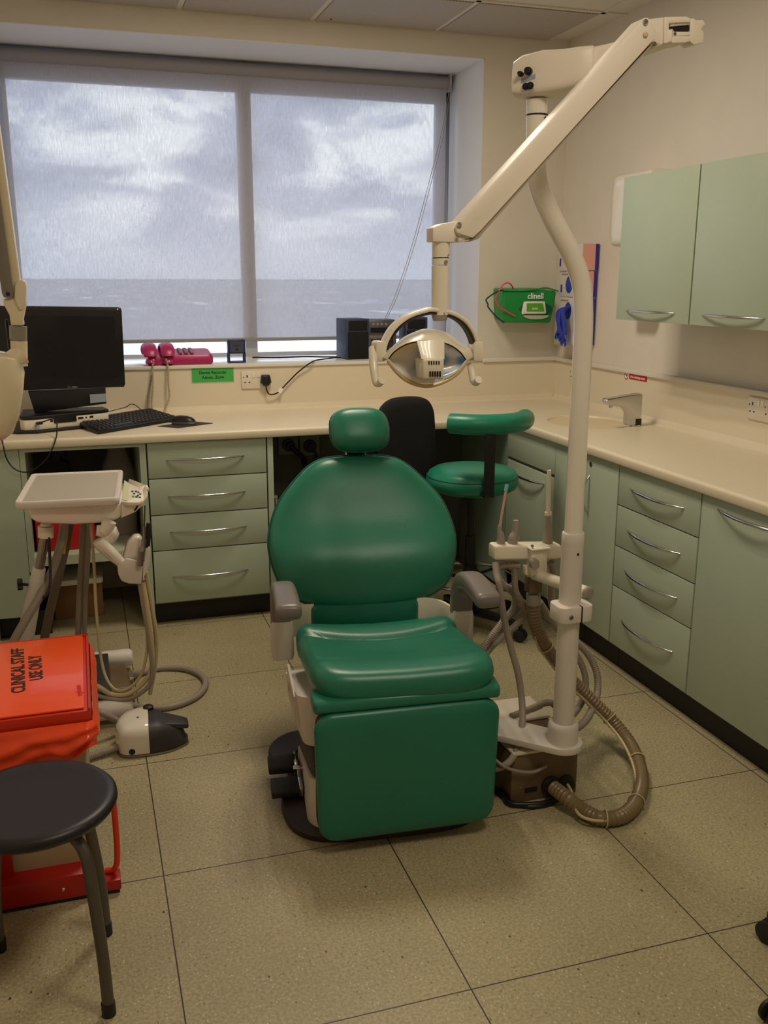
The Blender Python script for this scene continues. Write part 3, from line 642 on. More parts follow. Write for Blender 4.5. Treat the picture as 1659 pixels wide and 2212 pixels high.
obj('front_panel', MB().box(p.x-.034, p.x+.034, 4.7188, 4.72, SZ+.053, SZ+.106), mat('grey_navy', (62, 66, 88), .5), st)
obj('logo', MB().box(p.x-.016, p.x+.016, 4.7180, 4.7188, SZ+.084, SZ+.088).lathe([(.006, 0), (.006, .0008)], (p.x, 4.7188, SZ+.066), (0, -1, 0), 16, sx=1.2), INK, st)
# speakers and mini hi-fi
def speaker(x0, x1, yaw, lbl, ztop):
    cx_ = (x0+x1)/2; t = thing('speaker', lbl, 'speaker', (cx_, 4.83, SZ), 'hi-fi speakers on the sill', rz=yaw)
    w_ = (x1-x0)/2; h_ = ztop-SZ
    obj('cabinet', MB().box(-w_, w_, -0.07, 0.08, 0.001, h_), GREYCAB, t, bevel=0.004, local=True)
    obj('grille', MB().box(-w_+.008, w_-.008, -0.078, -0.071, 0.006, h_*.68), BLKF, t, bevel=0.003, local=True)
    obj('grille', MB().box(-w_+.012, w_-.012, -0.076, -0.071, h_*.72, h_*.95), BLKF, t, bevel=0.003, local=True)
speaker(1.298, 1.425, 0.10, 'dark blue-grey speaker on the sill left of the mini hi-fi', 1.295)
speaker(1.635, 1.755, -0.1, 'dark speaker on the sill right of the mini hi-fi', 1.30)
hf = thing('mini_hifi', 'grey mini hi-fi unit between two speakers on the window sill', 'stereo', (1.51, 4.84, SZ), rz=-0.12)
obj('cabinet', MB().box(-0.078, 0.078, -0.07, 0.09, 0.001, 0.20), mat('dark_silver', (78, 78, 84), 0.4, 0.3), hf, bevel=0.012, local=True)
FP = mat('hifi_face', (104, 98, 92), 0.4, 0.3)
obj('display', MB().box(-0.06, 0.06, -0.075, -0.069, 0.135, 0.16), SCREEN, hf, local=True)
obj('face_panel', MB().box(-0.07, 0.07, -0.073, -0.068, 0.006, 0.12), FP, hf, bevel=0.002, local=True)
obj('tape_door', MB().box(-0.06, 0.06, -0.077, -0.072, 0.06, 0.105), mat('smoked_plastic', (40, 36, 34), 0.2), hf, bevel=0.002, local=True)
for k in range(4): obj('button', MB().lathe([(0.006, 0), (0.006, 0.004)], (-0.045+0.022*k, -0.07, 0.177), (0, -1, 0), 10), GREYP, hf, local=True)
for k in range(2): obj('knob', MB().lathe([(0.013, 0), (0.012, 0.009)], (-0.04+0.075*k, -0.073, 0.033), (0, -1, 0), 16), GREYP, hf, local=True)
tag(obj('power_cable', MB().tube([at(545, 772, 4.95), at(600, 772, 4.93), at(660, 770.5, 4.9), at(700, 771, 4.86), at(728, 771, 4.82)], 0.004, 6, 6), BPLAS), 'black cable lying along the sill from the mullion to the speaker', 'cable')
# sockets
def socket(face, cx_, cz, lbl, half=0.073):
    if face == 'y': ex, n_, o = Vector((1, 0, 0)), Vector((0, -1, 0)), Vector((cx_, 4.6615, cz))
    else: ex, n_, o = Vector((0, -1, 0)), Vector((-1, 0, 0)), Vector((XR-.0185, cx_, cz))
    ez = Vector((0, 0, 1)); t = thing('double_socket', lbl, 'socket', o)
    def bx(a0, a1, z0, z1, d0, d1):
        return MB().prism([o+ex*a0+ez*z0+n_*d0, o+ex*a1+ez*z0+n_*d0, o+ex*a1+ez*z1+n_*d0, o+ex*a0+ez*z1+n_*d0], n_*(d1-d0))
    obj('plate', bx(-half, half, -.043, .043, 0, .009), mat('socket_white', (226, 216, 198), 0.35), t, bevel=0.003)
    for s_ in (-1, 1):
        obj('switch', bx(s_*.012-.008, s_*.012+.008, .012, .035, .009, .012), mat('switch_white', (236, 228, 212), 0.3), t, bevel=0.001)
        pins = MB()
        for a_, z_, w_, h_ in ((-.0, .018, .003, .006), (-.011, -.012, .004, .0025), (.011, -.012, .004, .0025), (-.018, .014, .0025, .0025)):
            c_ = s_*.045+a_
            v_ = bx(c_-w_, c_+w_, z_-h_, z_+h_, .009, .0096); pins.add(v_.v, v_.f)
        obj('pin_holes', pins, INK, t)
    return t, o
so, oo = socket('y', at(553, 820, 4.66).x, at(553, 820, 4.66).z, 'white double socket under the sill with a black plug in it')
socket('x', atx(1632, 884, XR-.02).y-0.035, atx(1640, 884, XR-.02).z, 'white double socket on the right wall above the worktop, by the picture edge')
socket('x', atx(1236, 807, XR-.02).y-0.06, atx(1236, 808, XR-.02).z, 'white double socket in the corner, half hidden by the lamp pole')
pc = at(574, 822, 4.64); pg = thing('mains_plug', 'black mains plug and lead running from the under-sill socket up to the speakers', 'plug', (pc.x, 4.65, pc.z))
obj('plug', MB().loft([[Vector((pc.x+x*s_, 4.651-d_, pc.z+0.004+y*s_)) for x, y in ((-.02, .024), (.02, .024), (.027, -.012), (.012, -.03), (-.012, -.03), (-.027, -.012))] for s_, d_ in ((1, 0), (1, .02), (.85, .032))]), BPLAS, pg, bevel=0.003)
lead = [Vector((pc.x, 4.635, pc.z-.026)), at(576, 842, 4.63), at(583, 852, 4.63), at(600, 848, 4.635), at(620, 828, 4.64), at(645, 803, 4.64), at(672, 783, 4.635), at(690, 777, 4.68), at(715, 774, 4.72), at(735, 772, 4.80)]
obj('lead', MB().tube(lead, 0.0035, 7, 8), BPLAS, pg)
obj('cable_tag', MB().box(-.014, .014, -.001, .001, -.005, .005, Matrix.Rotation(-0.7, 3, 'Y'), (0, 0, 0)) if False else MB().prism([at(600, 846, 4.625), at(605, 836, 4.625), at(612, 840, 4.625), at(607, 850, 4.625)], (0, 0.001, 0)), WINK, pg)
# green notice
a_, b_ = at(414, 796, 4.66), at(505, 824, 4.66)
sg = thing('notice', 'green paper notice reading Dental Records / Admin. Zone on the splashback', 'sign', ((a_.x+b_.x)/2, 4.66, 1.04))
obj('paper', MB().box(a_.x, b_.x, 4.6600, 4.6615, b_.z, a_.z), SIGNG, sg)
obj('laminate_border', MB().box(a_.x-.004, b_.x+.003, 4.6606, 4.6618, b_.z-.004, a_.z), mat('pale_laminate', (190, 210, 170), 0.3), sg)
mxx, mzz = (a_.x+b_.x)/2, (a_.z+b_.z)/2
text('lettering', 'Dental Records/', 0.020, (mxx, 4.6594, mzz+.012), (1, 0, 0), (0, 0, 1), INK, sg, 0.0002)
text('lettering', 'Admin. Zone', 0.020, (mxx, 4.6594, mzz-.011), (1, 0, 0), (0, 0, 1), INK, sg, 0.0002)
# not drinking water
a_, b_ = atx(1348, 803, XR-.019), atx(1397, 827, XR-.019)
sg = thing('safety_sticker', 'small red sticker reading Not drinking water above the tap', 'sign', (XR-.019, 3.86, 1.04))
yL, yR, z0, z1 = a_.y, b_.y, b_.z+.003, a_.z-.003; ym = yL-(yL-yR)*.24
obj('white_backing', MB().box(XR-.0195, XR-.0185, ym, yL, z0, z1), WINK, sg)
obj('red_panel', MB().box(XR-.0195, XR-.0183, yR, ym, z0, z1), REDS, sg)
cyy, czz = (yL+ym)/2, (z0+z1)/2; rr_ = .016
obj('prohibition_ring', MB().tube([Vector((XR-.0198, cyy+rr_*math.cos(2*PI*k/24), czz+rr_*math.sin(2*PI*k/24))) for k in range(24)], 0.0016, 6, closed=True).tube([(XR-.0198, cyy+.011, czz+.011), (XR-.0198, cyy-.011, czz-.011)], 0.0013, 6), REDS, sg)
obj('tap_symbol', MB().box(XR-.0199, XR-.0193, cyy-.005, cyy+.007, czz+.002, czz+.005).box(XR-.0199, XR-.0193, cyy-.006, cyy-.003, czz-.006, czz+.003), INK, sg)
text('lettering', 'Not drinking water', 0.0155, (XR-.0201, (yR+ym)/2, czz), (0, -1, 0), (0, 0, 1), WINK, sg, 0.0004, sx=1.0)
# tap
tp = thing('sensor_tap', 'chrome sensor tap with a long spout beside the basin', 'tap', (2.335, 3.655, DZ))
tc_ = Vector((2.335, 3.655, DZ)); sd = Vector((-0.60, 0.80, 0)).normalized()    # spout direction
prf = [(1309, 867), (1313, 862), (1330, 859), (1366, 853), (1387, 850), (1389, 854), (1385, 918.5), (1356, 919.5), (1357, 893), (1352, 883), (1340, 878.5), (1320, 876.5), (1311, 873)]
obj('body', MB().prism([Vector((q.x, 3.634, max(q.z, DZ+.0006))) for q in [at(px, py, 3.634) for px, py in prf]], (0, .042, 0)), CHROME, tp, bevel=.0085, seg=4)
aq = at(1319, 878, 3.655); obj('aerator', MB().lathe([(.008, 0), (.008, -.008)], aq+Vector((0, 0, .003)), (0, 0, 1), 14), CHROME, tp)
obj('base_ring', MB().lathe([(.026, .0005), (.027, .002), (.026, .006)], (at(1371, 919, 3.655).x, 3.655, DZ), (0, 0, 1), 24), CHROME, tp)
qa, qb = at(1374, 905, 3.632), at(1385.5, 918, 3.632)
obj('sensor_window', MB().box(qa.x, qb.x, 3.6325, 3.64, DZ+.002, qa.z), BPLAS, tp, bevel=.001)
# wall bucket
bk = thing('wipes_bucket', 'green wipes bucket fixed sideways on the wall between window and glove boxes', 'bucket', (2.28, 4.6, 1.27))
def bq(pts, y): return [at(px, py, y) for px, py in pts]
f_ = [(1087, 627), (1172, 627), (1203, 629), (1198, 660), (1190, 698), (1120, 698), (1088, 697)]
bkm = MB().loft([bq(f_, 4.52), [Vector((p.x+0.012, 4.677, p.z+0.012)) for p in bq(f_, 4.52)]])
obj('body', bkm, BUCKET, bk, bevel=0.012, seg=3)
obj('rim', MB().tube(bq([(1087, 627.5), (1130, 628), (1160, 625), (1180, 622), (1206, 629)], 4.518), 0.004, 8, 4), BUCKET, bk)
text('lettering', 'clinell', 0.040, at(1157, 640, 4.515), (1, 0, 0), (0, 0, 1), WINK, bk, 0.0010)
obj('printed_oval', MB().prism([at(1158+36*math.cos(t*PI/16), 668+15*math.sin(t*PI/16), 4.5175) for t in range(32)], (0, .002, 0)), mat('deep_green_print', (10, 96, 50), 0.4), bk)
obj('wipe_flap', MB().prism([at(x, y, 4.513) for x, y in ((1132, 652), (1138, 651), (1177, 651), (1180, 676), (1176, 678), (1134, 678), (1128, 679), (1127, 674))], (0, .004, 0)), WINK, bk, bevel=.0008)
obj('green_label', MB().prism([at(x, y, 4.5115) for x, y in ((1138, 655), (1173, 655), (1176, 673), (1138, 673))], (0, .002, 0)), LIME, bk)
text('lettering', 'clinell', 0.014, at(1156, 667, 4.5105), (-1, 0, 0), (0, 0, -1), WINK, bk, 0.0004)
obj('wipe_edge', MB().prism([at(1158+28*math.cos(PI*t/10), 681+9*abs(math.sin(PI*t/10)), 4.514) for t in range(11)], (0, .003, 0)), mat('pale_wipe', (190, 190, 160), .7), bk)
tag(obj('cord_loop', MB().tube([at(1090, 627, 4.53), at(1076, 629, 4.5), at(1058, 640, 4.49), at(1050, 648, 4.49), at(1054, 657, 4.49), at(1055, 664, 4.49), at(1072, 684, 4.5), at(1089, 697, 4.52)], 0.004, 8, 8), DGREEN), 'dark green strap looped out of the left side of the green bucket', 'strap')
tag(obj('cord_loop', MB().tube([at(1109, 624, 4.54), at(1104, 615, 4.52), at(1096, 611, 4.5), at(1086, 616, 4.5), at(1074, 635, 4.5), at(1070, 647, 4.5), at(1078, 661, 4.5), at(1086, 668, 4.505), at(1113, 683, 4.508)], 0.0036, 8, 8), HPINK), 'hot pink strap hooked over the front of the green bucket', 'strap')
# glove boxes in an acrylic holder on the right wall
GX = 2.385; gy0, gy1 = 4.28, 4.52
hd = thing('glove_box_holder', 'clear acrylic wall holder carrying three stacked glove boxes', 'holder', (2.43, 4.3, 1.17))
acr = bpy.data.materials.new('clear_acrylic'); acr.use_nodes = True; bb = acr.node_tree.nodes['Principled BSDF']; bb.inputs['Base Color'].default_value = (.8, .8, .78, 1); bb.inputs['Alpha'].default_value = .22; bb.inputs['Roughness'].default_value = .1
obj('tray', MB().box(GX-.012, XR-.001, gy0-.006, gy1+.012, 1.165, 1.172).box(XR-.004, XR-.001, gy0-.006, gy1+.012, 1.172, 1.66).box(GX-.012, XR-.001, gy1+.008, gy1+.012, 1.172, 1.54), acr, hd)
zz = [(1.173, 1.405), (1.407, 1.535), (1.537, 1.664)]
lab = ['glove box at the bottom of the wall stack, blue gloves pulling out', 'glove box in the middle of the wall stack', 'glove box on top of the wall stack, sitting proud of the others']
for i, (z0, z1) in enumerate(zz):
    dx = -.012 if i == 2 else 0; y0 = gy0-(.004 if i == 2 else 0)
    t = thing('glove_box', lab[i], 'glove box', (GX+.04, (gy0+gy1)/2, z0), 'glove boxes on the wall')
    obj('carton', MB().box(GX+dx, XR-.006, y0, gy1, z0, z1), PWHITE, t, bevel=.002)
    obj('pink_panel', MB().box(GX+dx+.001, XR-.026, y0-.0010, y0+.001, z0+.001, z1-.001), PPINK, t)
    obj('purple_side', MB().box(XR-.026, XR-.007, y0-.0012, y0+.001, z0+.001, z1-.001), PURP, t)
    zm = z1-.055
    obj('opening', MB().lathe([(.036, 0), (.034, .001)], (GX+dx-.0004, gy1-.10, zm-.012), (-1, 0, 0), 24, sx=1, sy=1.2), GLOVE, t)
    obj('print', MB().box(GX+dx-.0009, GX+dx, gy1-.028, gy1-.012, zm-.05, zm-.012), mat('navy_print', (50, 56, 130), .6), t)
    obj('print', MB().box(GX+dx-.0009, GX+dx, gy1-.10, gy1-.02, z1-.020, z1-.012), mat('faded_red_print', (176, 130, 126), .6), t)
gv = thing('blue_gloves', 'bunch of blue nitrile gloves hanging out of the bottom glove box', 'gloves', (GX-.03, 4.38, 1.3)); gm_ = MB(); random.seed(4)
cpt = Vector((GX-.004, 4.42, 1.335))
for k in range(9):
    a = random.uniform(-.055, .05); zl = random.uniform(.09, .16); w_ = random.uniform(.011, .02)
    P = [cpt+Vector((.004, a*.3, .02)), cpt+Vector((-.028-random.random()*.02, a*.7, .0)), cpt+Vector((-.035-random.random()*.02, a, -zl*.45)), cpt+Vector((-.022-random.random()*.02, a*1.3, -zl))]
    gm_.tube(P, [w_*.8, w_*1.2, w_*1.3, w_, w_*.35], 8, 6, flat=.55, up=(1, 0, 0))
    for f2 in range(2): gm_.tube([P[3]+Vector((0, 0, .02)), P[3]+Vector((-.005, random.uniform(-.03, .03), -.012)), P[3]+Vector((-.004, random.uniform(-.04, .04), -.03))], [.007, .006, .004], 7, 4)
obj('gloves', gm_, GLOVE, gv)
# dispensers left of the wall cabinet
ds = thing('towel_dispenser', 'large rounded white dispenser on the wall behind the wall cabinet', 'dispenser', (2.4, 3.8, 1.64))
rings = []
for d_, s_ in ((0, 1), (.10, 1), (.122, .97), (.132, .90), (.136, .75)):
    rings.append([Vector((XR-.002-d_, 3.82+x*s_, 1.795+y*s_)) for x, y in rrect(-.165, .165, -.158, .158, .045, 5)])
obj('shell', MB().loft(rings), WHITE, ds)
obj('key', MB().tube([(2.40, 3.985, 1.80), (2.40, 4.02, 1.80)], .003, 8).lathe([(.009, -.002), (.009, .002)], (2.40, 4.026, 1.80), (1, 0, 0), 14), STEEL, ds)
for i, (zc, lb) in enumerate(((1.55, 'upper pale soap dispenser half hidden behind the wall cabinet'), (1.40, 'lower pale soap dispenser half hidden behind the wall cabinet'))):
    s_ = thing('soap_dispenser', lb, 'dispenser', (2.42, 3.85, zc-.07), 'soap dispensers beside the wall cabinet')
    obj('shell', MB().loft([[Vector((XR-.002-d_, 3.80+x*f, zc+y*f)) for x, y in rrect(-.085, .085, -.072, .072, .02, 4)] for d_, f in ((0, 1), (.07, 1), (.09, .9))]), mat('bone_plastic', (216, 204, 178), .4), s_)
    obj('label', MB().box(XR-.0945, XR-.091, 3.775, 3.83, zc-.02, zc+.03), mat('dark_green_label', (24, 74, 50), .5), s_)
# ================================================================ DENTAL CHAIR (local frame: x to its left-hand side in the photo is -x, y to the back)
dc = thing('dental_chair', 'teal green dental treatment chair with grey armrests in the middle of the room', 'dental chair', (0.815, 2.6, 0), rz=math.radians(-7.2))
def co(name, mb, m, parent=dc, **k): return obj(name, mb, m, parent, local=True, **k)
# floor plate
bp = [(-.30, .02), (-.335, .06), (-.345, .12), (-.32, .19), (-.26, .235), (-.15, .25), (.10, .25), (.20, .20), (.235, .08), (.235, -.25), (.225, -.33), (.17, -.385), (.05, -.405), (-.15, -.405), (-.25, -.385), (-.305, -.33), (-.325, -.25), (-.325, -.17), (-.30, -.12), (-.29, -.06)]
P2, _ = catmull([Vector((x, y, 0)) for x, y in bp], 5, True)
co('floor_plate', MB().loft([[p+Vector((0, 0, .001)) for p in P2], [p+Vector((0, 0, .016)) for p in P2], [p*0.985+Vector((0, 0, .022)) for p in P2]]), BASEP)
# body: white lower casing, grey bellows, white upper casing (their seams slope back)
def tilt(z, y): return z + 0.27*(-(y+.30)) * (1 if z > 0.03 else 0)
def body(x0, x1, y0, y1, r, zs, sc=None):
    out = []
    for i, z in enumerate(zs):
        f = sc[i] if sc else 0
        out.append([Vector((x, y, tilt(z, y))) for x, y in rrect(x0+f, x1-f, y0+f, y1-f, r, 6)])
    return out
co('lower_casing', MB().loft(body(-.262, .215, -.37, .14, .07, [0.022, 0.11, 0.148], [0, .006, .008])), WHITE3)
be = []
for i in range(13): be += body(-.250, .205, -.36, .13, .07, [0.148+i*.0085], [0.0 if i % 2 else .010])
co('bellows', MB().loft(be), mat('grey_bellows', (74, 66, 60), 0.6))
co('upper_casing', MB().loft(body(-.285, .235, -.37, .16, .065, [0.250, 0.256, 0.40], [0.02, .016, 0])), WHITE3)
Rr = MB()
for z0, z1, y0, y1 in ((.255, .262, -.30, -.10), (.375, .382, -.30, -.10)): pass
Rr.box(-.290, -.283, -.27, -.04, .292, .300).box(-.290, -.283, -.27, -.262, .300, .375).box(-.290, -.283, -.27, -.04, .372, .380).box(-.290, -.283, -.048, -.04, .300, .375)
co('side_trim', Rr, WHITE3)
# foot pedals
for i, (y, z) in enumerate(((-.035, .055), (-.165, .05))):
    co('foot_pedal', MB().hexa([(-.355, y-.032, z-.022), (-.27, y-.032, z-.022), (-.27, y+.032, z-.012), (-.355, y+.032, z-.012)], [(-.355, y-.032, z), (-.27, y-.032, z), (-.27, y+.032, z+.014), (-.355, y+.032, z+.014)]), DARK, bevel=.005)
co('pedal_bracket', MB().box(-.274, -.264, -.20, .02, .03, .062).box(-.28, -.262, -.115, -.075, .035, .085).tube([(-.285, -.11, .075), (-.25, -.11, .075)], .008, 10), CHROME, bevel=.003)
# seat
def seatz(x, y):
    u = x/.253
    z = .488 - .125*(y+.36) + .022*u*u*(1 if y > -.3 else .6)
    z += .016*math.exp(-((y+.36)/.075)**2) + .012*math.exp(-((y-.06)/.05)**2) - .010*math.exp(-((y+.16)/.10)**2)*(1-u*u)
    z -= .020*math.exp(-((y+.030-.035*u*u)/.018)**2)
    return z
def outl(f, e=7, hx=.253, hy=.305, cy=-.148):
    o = []
    for x, y in sell(hx*f if f > .5 else hx*f, hy*f, e if f > .9 else 4+3*f, 120):
        taper = 1 - .0*((y+hy)/(2*hy)); o.append((x*taper, y+cy))
    return o
def outi(d):
    return [((x*(.253-d)/.253)-.003, (y+.148)*(.305-d)/.305-.148) for x, y in outl(1)]
sr = []
for d, dz in ((.035, -.085), (.014, -.082), (.003, -.065), (0, -.045), (.004, -.024), (.013, -.009), (.026, -.0015), (.042, 0)): sr.append([Vector((x, y, seatz(x, y)+dz)) for x, y in outi(d)])
for d in [.056+.009*k for k in range(21)]+[.248]: sr.append([Vector((x, y, seatz(x, y))) for x, y in outi(d)])
co('seat_cushion', MB().loft(sr), VINYL, ang=80)
# thin knee roll and hanging leg rest
kr = MB(); ringk = []
for k in range(20):
    a = 2*PI*k/20
P = []
prof = [( -.425+.032*(1-abs(math.cos(t))**.6*0)-.0, 0) for t in (0,)]
for xx, f in ((-.252, .7), (-.25, .88), (-.244, 1), (.244, 1), (.25, .88), (.252, .7)):
    ringk.append([Vector((xx-.004, -.405+xx*.04+y*f, .428+z*f)) for y, z in sell(.05, .021, 3.2, 24)])
co('knee_roll', MB().loft(ringk), VINYL)
fp = rrect(-.252, .252, -.188, .180, .05, 7)
fr3 = []
for d, n_ in ((.010, 0), (.001, .006), (0, .014), (.003, .022), (.012, .028), (.03, .031), (.09, .033)):
    q = inset(fp, d) if d < .04 else [(x*(1-d*2.5), y*(1-d*3.2)) for x, y in fp]
    fr3.append([Vector((x*(1 if y > 0 else 1+y*.22)-.004, -.432-n_+x*.055, .232+y)) for x, y in q])
co('leg_rest', MB().loft(fr3), VINYL, ang=60)
co('leg_rest_board', MB().loft([[Vector((x*.97-.004, -.418+yy+x*.055, .232+y*.99)) for x, y in fp] for yy in (-.012, .02)]), DARK)
# 
# backrest
Vv = Vector((0, .474, .880)); Nn = Vector((0, -.880, .474)); O0 = Vector((0, .205, .452)); K = 1.0
half = [(0, 0), (.09, .004), (.19, .024), (.268, .069), (.302, .142), (.316, .22), (.306, .295), (.275, .373), (.216, .448), (.160, .500), (.10, .523), (0, .528)]
cps = [(x, y) for x, y in half] + [(-x, y) for x, y in half[-2:0:-1]]
bo, _ = catmull([Vector((x, y*K, 0)) for x, y in cps], 6, True); bo = [(p.x, p.y) for p in bo]
def bpt(x, s, w): return O0 + Vector((x, 0, 0)) + Vv*s + Nn*w
def bulge(x, s): return .016*math.exp(-((s-.17)/.09)**2) - .010*math.exp(-((s-.30)/.12)**2)*(1-(x/.32)**2)
cyb = .27; br = []
for d, w_ in ((.02, -.045), (.004, -.040), (0, -.025), (.002, -.008), (.008, .006), (.018, .016), (.032, .023)):
    br.append([bpt(x, s, w_+bulge(x, s)*(w_ > 0)) for x, s in inset(bo, d)])
q0 = inset(bo, .032)
for f, w_ in ((.93, .027), (.82, .031), (.70, .034), (.56, .036), (.42, .037), (.28, .0375), (.14, .038), (.03, .038)):
    br.append([bpt(x*f/.95 if f > .99 else x*f, cyb+(s-cyb)*f, w_+bulge(x*f, cyb+(s-cyb)*f)) for x, s in q0])
br = [br[0]] + br[1:]
bk_ = co('backrest', MB().loft(br), VINYL, ang=80)
co('piping', MB().tube([bpt(x, s, -.012) for x, s in bo], .0035, 8, closed=True), mat('dark_teal_piping', (14, 84, 66), .4), bk_)
co('backrest_shell', MB().loft([[bpt(x, s, -.047) for x, s in inset(bo, .012)], [bpt(x*.9, s*.95+.01, -.075) for x, s in inset(bo, .03)]]), WHITE3)
# lower lumbar pad between seat and backrest
lp = []
for d, w_ in ((.0, .0), (0, .03), (.01, .045), (.04, .05)): lp.append([Vector((x*(.18-d)/.19-.012, .245-w_+.0, .40+z*(.07-d*.8)/.07)) for x, z in rrect(-.19, .19, -.075, .075, .02, 4)])
co('lumbar_pad', MB().loft(lp), VINYL)
co('seat_carriage', MB().box(-.2, .17, .20, .24, .26, .36), DARK, bevel=.01)
# headrest on twin chrome bars
hc = Vector((.012, .475, .996)); hr = []
for f, w_ in ((.80, -.035), (.93, -.030), (1, -.012), (1, .006), (.96, .022), (.86, .034), (.68, .042), (.45, .046), (.2, .048), (.04, .048)):
    hr.append([hc + Vector((x*f, 0, 0)) + Vv*(y*f) + Nn*w_ for x, y in sell(.101, .077, 3.0, 40)])
hd2 = co('headrest', MB().loft(hr), VINYL, ang=70)
co('piping', MB().tube([hc+Vector((x, 0, 0))+Vv*y+Nn*.0 for x, y in sell(.1015, .0775, 3.0, 40)], .003, 8, closed=True), mat('dark_teal_piping', (14, 84, 66), .4), hd2)
for s_ in (-.03, .03): co('headrest_bar', MB().tube([bpt(s_, .50, -.035), bpt(s_, .60, -.02)], .0045, 10), CHROME)
co('headrest_bracket', MB().loft([[bpt(x, .52+y, w_) for x, y in ((-.035, -.02), (.035, -.02), (.035, .06), (-.035, .06))] for w_ in (-.05, -.03)]), DARK)
# arms: white bracket curving out, white post, grey rubber hook
for s_ in (-1, 1):
    X0 = .284*s_-.012
    br2 = MB()
    pp = [Vector((.17*s_-.01, .215, 0)), Vector((.21*s_-.01, .22, 0)), Vector((.25*s_-.012, .195, 0)), Vector((.272*s_-.012, .14, 0)), Vector((.280*s_-.012, .09, 0))]
    C2, _ = catmull(pp, 5); ring = []
    for i, p in enumerate(C2):
        t_ = (C2[min(i+1, len(C2)-1)]-C2[max(i-1, 0)]).normalized(); n2 = Vector((-t_.y, t_.x, 0)); hz_ = .475 - .015*(i/len(C2))
        ring.append([p+n2*.005+Vector((0, 0, .37)), p-n2*.005+Vector((0, 0, .37)), p-n2*.005+Vector((0, 0, hz_)), p+n2*.005+Vector((0, 0, hz_))])
    ab = co('arm_bracket', br2.loft(ring), WHITE, bevel=.002)
    co('bolt', MB().lathe([(.010, 0), (.012, .006), (.007, .009)], (.262*s_-.012, .10, .42), (-s_, -.3, 0), 14), CHROME, ab)
    po = []
    for z_, f in ((.362, .9), (.375, 1), (.465, 1), (.485, .9)): po.append([Vector((X0+x*f, .065+y*f, z_)) for x, y in rrect(-.034, .034, -.036, .036, .012, 3)])
    co('arm_post', MB().loft(po), WHITE3)
    path = [Vector((X0, .068, .46)), Vector((X0, .066, .515)), Vector((X0, .048, .560)), Vector((X0, .008, .594)), Vector((X0, -.050, .611)), Vector((X0, -.115, .614)), Vector((X0, -.180, .612)), Vector((X0, -.235, .607))]
    C3, ix = catmull(path, 5); rg = []
    for i, p in enumerate(C3):
        t_ = (C3[min(i+1, len(C3)-1)]-C3[max(i-1, 0)]).normalized(); nr = Vector((0, t_.z, -t_.y)); u_ = i/(len(C3)-1)
        hw, hh = .033+.004*u_, .034-.012*u_
        if i == len(C3)-1: hw *= .8; hh *= .6
        rg.append([p+Vector((a*hw, 0, 0))+nr*(b_*hh) for a, b_ in sell(1, 1, 3.6, 24)])
    co('armrest', MB().loft(rg), GREY, ang=60)
# ================================================================ DENTAL LAMP ON ITS POLE
PY = 2.35
jb = thing('junction_box', 'brown-grey floor box with a white lid beside the chair', 'junction box', (1.22, 2.4, 0))
x0, x1 = at(1104, 1700, 2.262).x, at(1245, 1700, 2.262).x
obj('box', MB().box(x0, x1, 2.262, 2.56, .001, .155), BOXB, jb, bevel=.004)
obj('lid', MB().box(x0-.0, x0+.125, 2.256, 2.45, .156, .166), BOXW, jb, bevel=.003)
obj('lid', MB().prism([atz(1030, 1535, .166), atz(1058, 1590, .166), atz(1235, 1585, .166), atz(1180, 1556, .166), atz(1150, 1516, .166), (1.1, 2.60, .166)], (0, 0, .010)) if False else MB().box(1.03, 1.33, 2.45, 2.60, .156, .166), BOXW, jb, bevel=.003)
for p_ in (at(1192, 1700, 2.25), at(1225, 1697, 2.25)):
    obj('grommet', MB().lathe([(.028, -.004), (.030, .006), (.024, .016), (.018, .018)], (p_.x, 2.262, p_.z), (0, -1, 0), 20), DARK, jb)
for px, py in ((1124, 1701), (1174, 1692)):
    p_ = at(px, py, 2.262); obj('screw', MB().lathe([(.003, 0), (.002, .002)], p_, (0, -1, 0), 8), CHROME, jb)
obj('slot', MB().box(at(1134, 1712, 2.26).x, at(1160, 1712, 2.26).x, 2.2600, 2.2622, .030, .045), DARK, jb)
lampP = thing('dental_lamp', 'cream dental operating lamp on a tall bent white pole over the chair', 'dental lamp', (1.285, PY-.12, 0.18))
PY2 = 2.24
# ground arm plate from chair to pole
pc = atz(1215, 1598, .205); PC = Vector((pc.x, pc.y, 0)); PYP = pc.y
def pat(px, py): return at(px, py, PYP)
dirA = (Vector((1.02, 2.46, 0))-PC); La = dirA.length; dirA.normalize(); nA = Vector((-dirA.y, dirA.x, 0)); ol = []
for k in range(13):
    t = -PI/2-PI*k/12; ol.append(PC + dirA*(math.cos(t)*.058) + nA*(math.sin(t)*.058))
ol += [PC+dirA*La+nA*.062, PC+dirA*La-nA*.062]
obj('base_arm', MB().loft([[p+Vector((0, 0, z)) for p in ol] for z in (.183, .203)]), WHITE3, lampP, bevel=.003)
sc_ = PYP/2045*1.13
obj('collar', MB().lathe([(.044, .203), (.044, .25), (.041, .262), (.036, .266), (.033, .262)], PC, (0, 0, 1), 32), WHITE3, lampP)
zt = pat(1233, 1150).z
xt = pat(1233.5, 1150).x; xm = pat(1217, 1560).x
obj('outer_pole', MB().lathe([(.0305, .25), (.0305, zt-.03), (.0308, zt-.028), (.0308, zt-.004), (.029, zt), (.024, zt)], (PC.x, PYP, 0), (0, 0, 1), 32), WHITE3, lampP)
obj('screw', MB().lathe([(.004, 0), (.003, .002)], (PC.x+.001, PYP-.0305, zt-.055), (0, -1, 0), 8), DARK, lampP)
rr = .0252
pts = [Vector((PC.x, PYP, zt-.05)), Vector((PC.x, PYP, 1.0)), pat(1258, 760), pat(1260, 670), pat(1255, 610), pat(1234, 550), pat(1205, 495), pat(1180, 445), pat(1165, 405), pat(1159, 365), pat(1159, 300), pat(1160, 215)]
